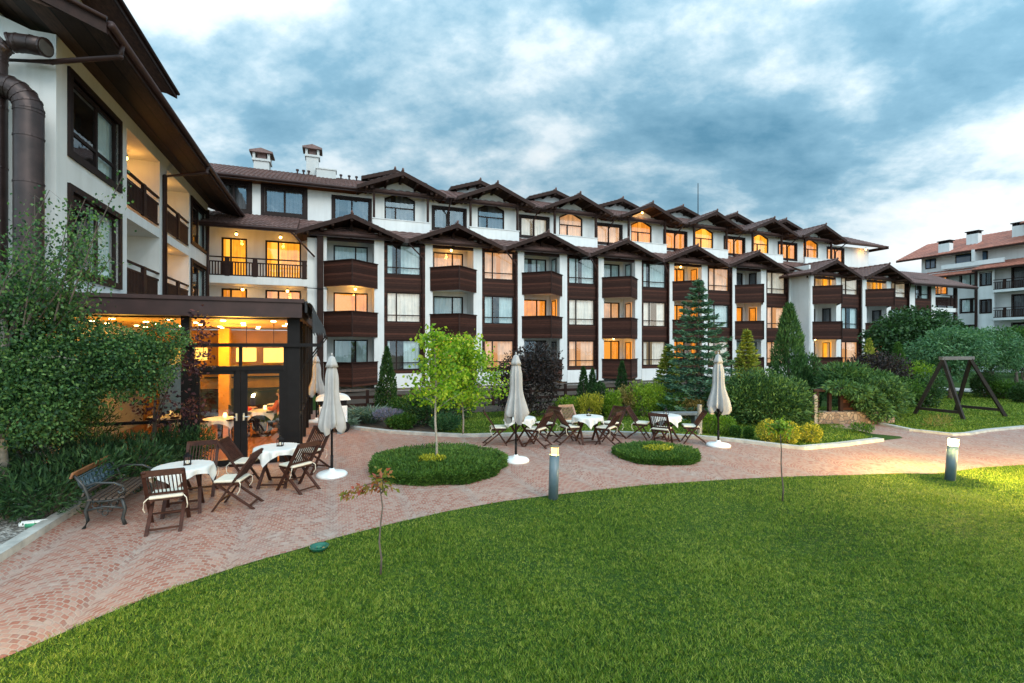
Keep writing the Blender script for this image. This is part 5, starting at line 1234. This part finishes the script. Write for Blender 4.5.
# --- young trees
def young(label, x, y, top, cb, n_, mat, ln, wd, rad, name, lean=(0, 0), br=9, gap=0, group=None):
    t = thing(name, label, 'young tree', (x, y, 0), 0, group); b = MB(); T = Vector((lean[0], lean[1], top*.95))
    pts = [Vector((0,0,0)).lerp(T, i/6)+Vector((.015*math.sin(i*2), .015*math.cos(i*1.7), 0)) for i in range(7)]; b.tube(pts, [.009*top*(1-.7*i/6)+.002 for i in range(7)], 7); Pt = []
    for k in range(br):
        q = cb+(1-cb)*k/(br-1)*.92; s = Vector((0,0,0)).lerp(T, q); a = k*2.4+.5; Lb = rad*(1.08-(q-cb)/(1-cb)*.75)*random.uniform(.5, 1.3)
        e = s+Vector((Lb*math.cos(a), Lb*math.sin(a), Lb*.55)); b.tube([s, s.lerp(e, .5)+Vector((0,0,.04)), e], [.011, .007, .003], 5)
        m_ = n_//br; f_ = rng.random(m_)**.6; P_ = np.array(s)+(np.array(e)-np.array(s))*f_[:, None]+rng.normal(0, .12*rad+.03, (m_, 3))*np.array([1, 1, .75]); Pt.append(P_)
    Q = np.concatenate(Pt); obj('trunk', b, M['bark' if name == 'sapling' else 'palebark'], t, smooth=True); foliage('crown', cards(Q, rng.normal(0, .7, (len(Q), 3))-UPV*.35, ln, wd, .4), G_[mat], t); return t
young('young bright green maple growing out of the large round bed', -1.64, 10.3, 3.12, .42, 1700, 'maple', .085, .07, .66, 'young_maple', (-.05, .1), 16)
young('fuller lime green young tree behind the large round bed', PX(463, 13.8), 13.8, 2.95, .26, 5000, 'maple', .09, .075, 1.2, 'young_maple', (0, 0), 18)
young('thin sapling with reddish leaves and one long side branch on the front lawn', PX(386, 5.7), 5.45, 1.24, .80, 70, 'acer', .075, .035, .13, 'sapling', (.0, .05), 7)
t = [o for o in C.objects if o.name == 'sapling'][0]
b = MB(); b.tube([(.0, .04, 1.02), (-.12, .03, 1.06), (-.30, .02, 1.0), (-.42, .0, .93)], [.008, .006, .004, .002], 5); obj('side_branch', b, M['bark'], t)
k = 85; f_ = rng.random(k); Q = np.stack([-.06-.36*f_, np.full(k, .02), 1.05-.11*f_], 1)+rng.normal(0, .028, (k, 3)); foliage('side_leaves', cards(Q, np.tile([[-.6, 0, -.5]], (k, 1)), .07, .035, .5), G_['acer'], t)
young('thin bare-stemmed sapling with a lime green tuft at the far lawn edge', PX(783, 8.05), 8.05, 1.40, .86, 300, 'lime', .06, .04, .16, 'sapling', (-.05, 0), 9)
# --- shrubs along the hotel front
def at(px, Y): return PX(px, Y), Y
cone_tree('columnar_thuja', 'thuja', 'slim dark thuja in front of the first ground floor window', *at(387, 18.6), .50, 2.6, 'thuja', 4500, .11, .05, .8, .05, 'thujas along the hotel')
cone_tree('columnar_thuja', 'thuja', 'left one of the two slim thujas right of the purple shrub', *at(583.5, 20.6), .34, 1.75, 'thuja', 2200, .1, .045, .7, .05, 'thujas along the hotel')
cone_tree('columnar_thuja', 'thuja', 'right one of the two slim thujas right of the purple shrub', *at(592.5, 20.8), .28, 1.65, 'thuja', 2000, .1, .045, .7, .05, 'thujas along the hotel')
cone_tree('columnar_thuja', 'thuja', 'small thuja standing alone before a dark ground floor balcony', *at(622, 21.4), .32, 1.95, 'thuja', 2200, .1, .045, .65, .3, 'thujas along the hotel')
cone_tree('dwarf_spruce', 'shrub', 'rounded dark cone shrub between yellow and lime shrubs', *at(600, 18.2), .55, 1.25, 'thuja', 2600, .09, .04, .5)
bush('purple_shrub', 'shrub', 'big dark purple leaved shrub behind the middle parasol', *at(527, 17.6), 1.5, 1.2, 2.85, 'purple', 9500, .11, .06, .1, None, .3, 10, .55)
YS = [(571, 17.6, .75, .85, 'lime', 'low lime green shrub right of the purple shrub'), (589, 17.3, .6, .95, 'yellow', 'low yellowish shrub behind the pale chair'), (612, 17.4, .42, 1.1, 'lime', 'pointed lime green shrub beside the dark cone shrub'), (626, 17.7, .55, 1.15, 'tan', 'loose tan and green shrub between lime shrubs'),
      (643, 17.6, .62, 1.35, 'lime', 'tall rounded lime shrub left of the two that touch'), (655, 17.8, .6, 1.4, 'lime', 'tall rounded lime shrub touching its left neighbour'), (676, 17.5, .75, .95, 'mid', 'mid green shrub at the left foot of the blue spruce'), (691, 17.3, .7, .8, 'tan', 'dull olive shrub under the blue spruce')]
for px, Y, r, h, mt, l_ in YS: bush('garden_shrub', 'shrub', l_, *at(px, Y), r, r*.8, h, mt, 2600, .085, .04, .02, 'shrubs along the garden fence', .9, 6, .25)
spruce('tall blue green spruce with tiered branches before the hotel', *at(698, 17.8), 1.8, 5.1, 'spruce', levels=18, per=12, m_=150, ln=.17, wd=.05, droop=.22)
spruce('golden tipped spruce behind the big juniper mound', *at(747, 21), .85, 3.3, 'gold', 'golden_spruce', 17, 11, 90, .15, .055, .12)
spruce('golden tipped spruce half hidden on the left of the blue spruce', *at(668, 19.6), .8, 2.6, 'gold', 'golden_spruce', 14, 10, 80, .15, .055, .12)
cone_tree('upright_juniper', 'juniper', 'tall grey green upright juniper against the blank white wall', *at(789, 22), .92, 4.6, 'juniper_light', 8500, .20, .05, .66, .3)
bush('upright_juniper_branch', 'juniper', 'low side bush at the right foot of the upright juniper', *at(806, 22), .75, .5, 2.35, 'juniper', 2200, .16, .05, .5, None, .7, 5, .4)
cone_tree('small_conifer', 'conifer', 'small dark cone conifer between the two juniper mounds', *at(806, 19), .5, 1.85, 'thuja', 2400, .11, .05, .7)
bush('juniper_mound', 'juniper', 'large dark juniper mound left of the timber screen', *at(765, 16.4), 1.75, 1.3, 1.88, 'juniper', 17000, .13, .045, .0, 'juniper mounds', .35, 11, .3, True, [(0, 0, .62, 1.72, 1.3, 1.02), (-.25, 0, 1.05, 1.05, .9, .80), (.75, -.1, .75, .85, .8, .72), (-.95, -.1, .6, .75, .8, .75), (.2, -.5, .6, 1.1, .8, .7)])
bush('juniper_mound', 'juniper', 'dark lower juniper at the left foot of the large mound', *at(728, 17.2), 1.0, .9, 1.5, 'juniper', 5500, .13, .045, .0, 'juniper mounds', .35, 7, .25)
bush('juniper_mound', 'juniper', 'broad arching juniper above the timber screen and stone wall', *at(857, 18.2), 1.7, 1.3, 2.0, 'juniper_light', 12000, .16, .045, .25, 'juniper mounds', .25, 11, .3, True, [(-.1, 0, 1.05, 1.35, 1.1, .75), (-.5, 0, 1.45, .85, .8, .55), (.6, 0, 1.05, .85, .9, .6), (1.2, -.2, .75, .55, .7, .5)])
bush('juniper_mound', 'juniper', 'juniper spilling over the right end of the timber screen', *at(880, 16.9), .95, .8, 1.55, 'juniper', 5600, .14, .045, .05, 'juniper mounds', .2, 7, .25)
bush('dark_red_shrub', 'shrub', 'dark brownish red shrub behind the arching juniper', *at(878, 21.5), 1.75, 1.2, 2.5, 'purple', 7000, .12, .06, .1, None, .3, 8, .35)
cone_tree('columnar_thuja', 'thuja', 'golden narrow thuja above the dark red shrub', *at(869, 24), .42, 3.0, 'gold', 2400, .13, .05, .6, .3, 'thujas along the hotel')
cone_tree('columnar_thuja', 'thuja', 'green narrow conifer right of the golden thuja', *at(898, 23), .5, 2.8, 'mid', 2600, .13, .05, .6, .1, 'thujas along the hotel')
for px, Y, r, h, mt, l_ in ((906, 20.5, .9, 1.4, 'mid', 'green shrub behind the left foot of the swing frame'), (916, 22.5, .9, 2.1, 'lime', 'yellow green shrub behind the swing frame, higher one'), (927, 20.6, .8, 1.5, 'dark', 'dark shrub in the shade between the swing legs'), (985, 24, .7, 1.35, 'dark', 'dark round clipped shrub beyond the swing frame'), (1003, 23.5, .75, 1.05, 'mid', 'boxy clipped shrub beyond the right swing leg'), (1023, 22, .5, .95, 'dark', 'clipped shrub at the right edge of the picture')):
    bush('clipped_shrub', 'shrub', l_, *at(px, Y), r, r*.85, h, mt, 3200, .10, .055, .0, 'shrubs around the swing lawn', .5, 6, .2)
# --- trees on the right
tree('large dark broadleaf tree before the far end of the hotel', *at(914, 28), [(0, 0, 3.0, 2.6, 2.2, 1.5), (-1.2, 0, 3.4, 1.3, 1.2, 1.0), (.9, .2, 3.9, 1.5, 1.4, 1.0), (1.9, 0, 3.2, 1.1, 1.1, .9), (-.3, 0, 4.2, 1.2, 1.2, .75), (-1.9, 0, 2.5, .9, .9, .8), (0, -.6, 1.9, 2.1, 1.4, 1.0)], 17000, 'dark', .19, .11, 3.6, .14, gap=.42, gs=1.4)
tree('grey green spreading tree behind the swing frame, left of its twin', *at(950, 23.5), [(0, 0, 2.5, 1.7, 1.4, 1.0), (-1.1, 0, 2.3, 1.0, .9, .8), (.8, 0, 2.8, 1.0, .9, .7), (1.3, 0, 2.2, .8, .8, .7), (-.2, 0, 3.0, .9, .9, .55), (-.4, -.3, 1.6, 1.1, .9, .6)], 11000, 'willow', .17, .06, 2.6, .09, gap=.42, gs=1.7)
tree('grey green spreading tree behind the right swing leg', *at(991, 24.5), [(0, 0, 2.5, 1.4, 1.2, 1.0), (-.8, 0, 2.6, .9, .9, .8), (.8, 0, 2.4, .9, .9, .7), (.1, 0, 3.05, .9, .9, .6), (.3, -.3, 1.8, 1.1, .8, .6)], 9000, 'willow', .17, .06, 2.6, .09, gap=.42, gs=1.7)
tree('light green tree in front of the red roofed block', *at(1016, 33), [(0, 0, 2.7, 1.9, 1.6, 1.2), (-1.2, 0, 2.5, 1.0, 1.0, .8), (1.2, 0, 3.0, 1.1, 1.1, .9), (.1, 0, 3.4, 1.0, 1.0, .6)], 8000, 'mid', .19, .11, 2.6, .1, gap=.4, gs=1.4)
tree('small plum tree with dark pink leaves at the right edge', *at(1024, 25.5), [(0, 0, 2.0, .95, .9, .75), (-.4, 0, 2.2, .6, .6, .5), (.5, 0, 2.3, .6, .6, .5), (0, 0, 2.55, .5, .5, .35)], 4600, 'plum', .13, .08, 1.8, .06, name='plum_tree', gap=.35, gs=2.2)
tree('bushy green tree at the right edge beyond the plum tree', 44, 38, [(0, 0, 2.6, 3.0, 2, 1.7), (-2, 0, 2.3, 1.7, 1.5, 1.3)], 7000, 'mid', .24, .14, 2.6, .12, gap=.4, gs=1.2)
# --- garden plants at the kerb
for px, py, r, h, mt, l_ in ((708, 436, .27, .60, 'lime', 'round clipped ball shrub left of the right parasol pole'), (726, 438, .27, .56, 'lime', 'round clipped ball shrub right of the right parasol pole'), (735.5, 440, .13, .32, 'mid', 'tiny clipped shrub, left of two little ones'), (749, 441.5, .12, .32, 'mid', 'tiny clipped shrub, right of two little ones'),
                        (769, 445.5, .29, .60, 'yellow', 'golden clipped shrub behind the lime sapling'), (788, 447, .29, .58, 'yellow', 'golden clipped shrub in the middle of three'), (811, 446, .27, .54, 'yellow', 'golden clipped shrub on the right of three')):
    g_ = G(px, py-3); bl = [(0, 0, h*.5, r, r*.9, h*.52), (r*.3, 0, h*.5, r*.75, r*.75, h*.46), (-r*.3, .05, h*.48, r*.75, r*.75, h*.46)]
    bush('ball_shrub', 'shrub', l_, g_.x, g_.y, r, r, h, mt, 1900, .045, .03, .0, 'clipped ball shrubs along the kerb', .5, 0, .1, True, bl, .35)
for px, py, r, h, l_ in ((352, 424, .42, .75, 'clump of grey green blade leaves left of the lavender'), (370, 424, .55, .85, 'taller clump of grey green blade leaves beside the left parasol'), (345, 429, .30, .45, 'small clump of blade leaves drooping over the kerb')):
    g_ = G(px, py); k = 260; a = rng.uniform(0, 6.28, k); q = r*.35*np.sqrt(rng.random(k)); Q = np.stack([q*np.cos(a), q*np.sin(a), np.full(k, .02)], 1); ax = np.stack([np.cos(a)*.55, np.sin(a)*.55, np.ones(k)], 1)
    t = thing('blade_leaf_clump', l_, 'plant', (g_.x, g_.y, 0), 0, 'blade leaf clumps')
    V1 = cards(Q, ax, h*.62, .045, .12).reshape(-1, 4, 3); tip = V1[:, 2]; ax2 = np.stack([np.cos(a)*1.0, np.sin(a)*1.0, np.full(k, .05)], 1)
    V2 = cards(tip-(tip-V1[:, 0])*.35, ax2+UPV*.35, h*.6, .04, .2); foliage('blades', np.concatenate([V1.reshape(-1, 3), V2]), G_['iris'], t)
g_ = G(389, 428); bush('lavender', 'plant', 'greyish lavender bush beside the blade leaf clumps', g_.x, g_.y, .55, .45, .62, 'lav', 1100, .10, .02, .3, None, 1.2, 5, .2)
for px, py, r, h, mt, l_ in ((428, 426, .95, 1.15, 'dark', 'dark green shrub under the young maple'), (402, 429, .5, .5, 'mid', 'low green perennial right of the lavender'), (446, 430, .5, .5, 'willow', 'low grey green perennial at the kerb near the lawn'), (455, 419, .9, 1.0, 'dark', 'dark shrub behind the lime green young tree'), (410, 420, .8, .95, 'mid', 'green shrub in the bed before the slim thuja')):
    g_ = G(px, py); bush('bed_shrub', 'shrub', l_, g_.x, g_.y, r, r*.8, h, mt, 3200, .09, .04, .0, 'shrubs of the left garden bed', .6, 6, .25)
g_ = G(862, 433); bush('weed_plant', 'plant', 'tuft of loose plants at the mouth of the side path', g_.x, g_.y, .4, .25, .3, 'mid', 500, .09, .03, .0, None, .8, 4, .2, False)
g_ = G(938, 428); bush('weed_plant', 'plant', 'yellowish grass tuft on the swing lawn near the kerb', g_.x, g_.y, .5, .35, .4, 'tan', 260, .14, .015, .0, None, 1, 4, .2, False)

x_, y_ = at(836, 15.75); bush('juniper_mound', 'juniper', 'juniper sprays drooping over the top of the timber screen', x_, y_, .75, .45, 1.5, 'juniper_light', 1500, .15, .045, .8, 'juniper mounds', -.25, 5, .5, False, [(.3, .15, 1.25, .55, .35, .18), (.75, .05, 1.12, .35, .3, .25)])
x_, y_ = at(868, 15.9); bush('juniper_mound', 'juniper', 'low juniper hanging over the right end of the stone wall', x_, y_, .55, .4, 1.2, 'juniper', 2600, .14, .045, .1, 'juniper mounds', -.1, 5, .3, False, [(0, .1, .85, .5, .4, .4), (.35, 0, .5, .4, .35, .4)])
# ================================================================ DINERS AND TABLES SEEN THROUGH THE PAVILION GLASS
def skin_mesh(name, joints, bones, mat, lv=1):
    me = bpy.data.meshes.new(name); me.from_pydata([j[:3] for j in joints], bones, []); me.update()
    o = bpy.data.objects.new(name, me); C.objects.link(o); md = o.modifiers.new('s', 'SKIN')
    for i, j in enumerate(joints):
        v = me.skin_vertices[0].data[i]; v.radius = (j[3], j[3] if len(j) < 5 else j[4]); v.use_root = i == 0
    sb = o.modifiers.new('d', 'SUBSURF'); sb.levels = sb.render_levels = lv+1
    me.materials.append(mat); return o
M['skin'] = simple('skin', (.45, .25, .17), .6, .1); M['red_top'] = simple('red_top', (.50, .035, .02), .85, .15); M['trouser'] = simple('dark_trousers', (.02, .022, .03), .9, .2); M['hair'] = simple('dark_hair', (.02, .012, .008), .6, .2)
def person(u, D, rz, label, top, hair):
    t = thing('person', label, 'person', BW(u, D, .02), rz)
    J = [(0,0,.53,.12,.10), (0,-.01,.72,.12,.095), (0,-.02,.92,.145,.10), (0,0,1.05,.055), (0,.015,1.13,.05), (0,.03,1.22,.082,.095), (0,.03,1.31,.06),
         (.17,0,.99,.05), (.22,.08,.76,.042), (.13,.30,.80,.034), (.08,.38,.81,.026), (-.17,0,.99,.05), (-.22,.08,.76,.042), (-.13,.30,.80,.034), (-.08,.38,.81,.026),
         (.1,.04,.52,.085), (.13,.42,.52,.066), (.13,.44,.10,.046), (.13,.56,.04,.036), (-.1,.04,.52,.085), (-.13,.42,.52,.066), (-.13,.44,.10,.046), (-.13,.56,.04,.036)]
    B = [(0,1),(1,2),(2,3),(3,4),(4,5),(5,6),(2,7),(7,8),(8,9),(9,10),(2,11),(11,12),(12,13),(13,14),(0,15),(15,16),(16,17),(17,18),(0,19),(19,20),(20,21),(21,22)]
    b = skin_mesh('body', J, B, M['skin']); b.parent = t
    g = lambda ids, k: [tuple(J[i][:3])+tuple(r+k for r in J[i][3:]) for i in ids]
    s = skin_mesh('shirt', g([0,1,2,7,8,9,11,12,13], .014), [(0,1),(1,2),(2,3),(3,4),(4,5),(2,6),(6,7),(7,8)], top); s.parent = t
    s = skin_mesh('trousers', g([0,15,16,17,19,20,21], .014), [(0,1),(1,2),(2,3),(0,4),(4,5),(5,6)], M['trouser']); s.parent = t
    h = MB(); h.sphere((0, .005, 1.265), (.092, .108, .10), 14, 9); obj('hair', h, hair, t, smooth=True)
    f = MB()
    for sx in (-1, 1): f.sphere((sx*.03, .122, 1.235), (.011, .008, .008), 6, 4); f.sphere((sx*.083, .03, 1.22), (.014, .022, .03), 6, 4)
    f.sphere((0, .135, 1.205), (.013, .018, .02), 6, 4); f.sphere((0, .123, 1.17), (.026, .008, .007), 6, 4); obj('face_features', f, M['skin'], t, smooth=True)
    for sx in (-1, 1):                               # fingers resting on the table top
        hb = MB()
        for k in range(4):
            x = sx*.08+(k-1.5)*.018; ln = (.055, .07, .075, .06)[k]
            hb.tube([(x, .39, .815), (x, .39+ln*.6, .822), (x, .39+ln, .806)], [.010, .009, .006], 6)
        hb.tube([(sx*.08-sx*.03, .37, .81), (sx*.08-sx*.055, .405, .812), (sx*.08-sx*.05, .435, .806)], [.011, .010, .007], 6); obj('fingers', hb, M['skin'], t, smooth=True)
    c = thing('dining_chair', 'dark dining chair under the '+label.split(' seated')[0].replace('person', 'diner'), 'chair', BW(u, D, .02), rz, 'dining chairs inside the pavilion')
    q = MB(); q.box(-.22, .22, -.2, .24, .40, .44); obj('seat', q, M['wood'], c)
    q = MB(); q.box(-.21, .21, -.235, -.2, .5, .92); obj('backrest', q, M['wood'], c)
    for sx in (-.2, .2):
        for sy in (-.215, .215):
            q = MB(); q.box(sx-.02, sx+.02, sy-.02, sy+.02, 0, .399 if sy > 0 else .6); obj('leg', q, M['wood'], c)
    return t
person(-2.55, 15.6, TH+R(-70), 'person in a red top seated left at a table inside the pavilion', M['red_top'], M['hair'])
person(-1.45, 15.45, TH+R(60), 'person in an orange red top seated right at a table inside the pavilion', simple('orange_top', (.50, .09, .03), .85, .15), simple('brown_hair', (.06, .03, .015), .6, .2))
for k, (u, D, l_) in enumerate(((-1.98, 15.55, 'between the two seated diners'), (-2.75, 14.2, 'behind the left leaf of the pavilion doors'), (-4.2, 15.2, 'deep inside the pavilion on the left'), (-1.6, 17.1, 'far inside behind the diners'))):
    t = thing('dining_table', 'square dining table '+l_, 'table', BW(u, D, .02), TH, 'dining tables inside the pavilion')
    q = MB(); q.box(-.36, .36, -.36, .36, .70, .74); obj('tabletop', q, M['wood'], t); q = MB(); q.box(-.05, .05, -.05, .05, .03, .699); obj('pedestal', q, M['wood'], t); q = MB(); q.box(-.22, .22, -.22, .22, 0, .029); obj('foot', q, M['wood'], t)
    o = obj('tablecloth', cloth_mesh(.40, .98, .0, .74), M['linen'], None, BW(u, D, .02), smooth=True); o.rotation_euler.z = TH; tag(o, 'white cloth on the dining table '+l_, 'tablecloth', 'white tablecloths inside the pavilion')
    q = MB(); q.lathe([(.03, .0), (.05, .05), (.035, .12), (.02, .125)], (0,0,0), 12); o = obj('table_lamp', q, emis('table_lamp_glow', (1, .6, .2), 4) if k == 0 else M['lampx'], None, BW(u+.1, D+.05, .77)); M['lampx'] = o.data.materials[0]; tag(o, 'small glowing lamp on the dining table '+l_, 'lamp', 'table lamps inside the pavilion')
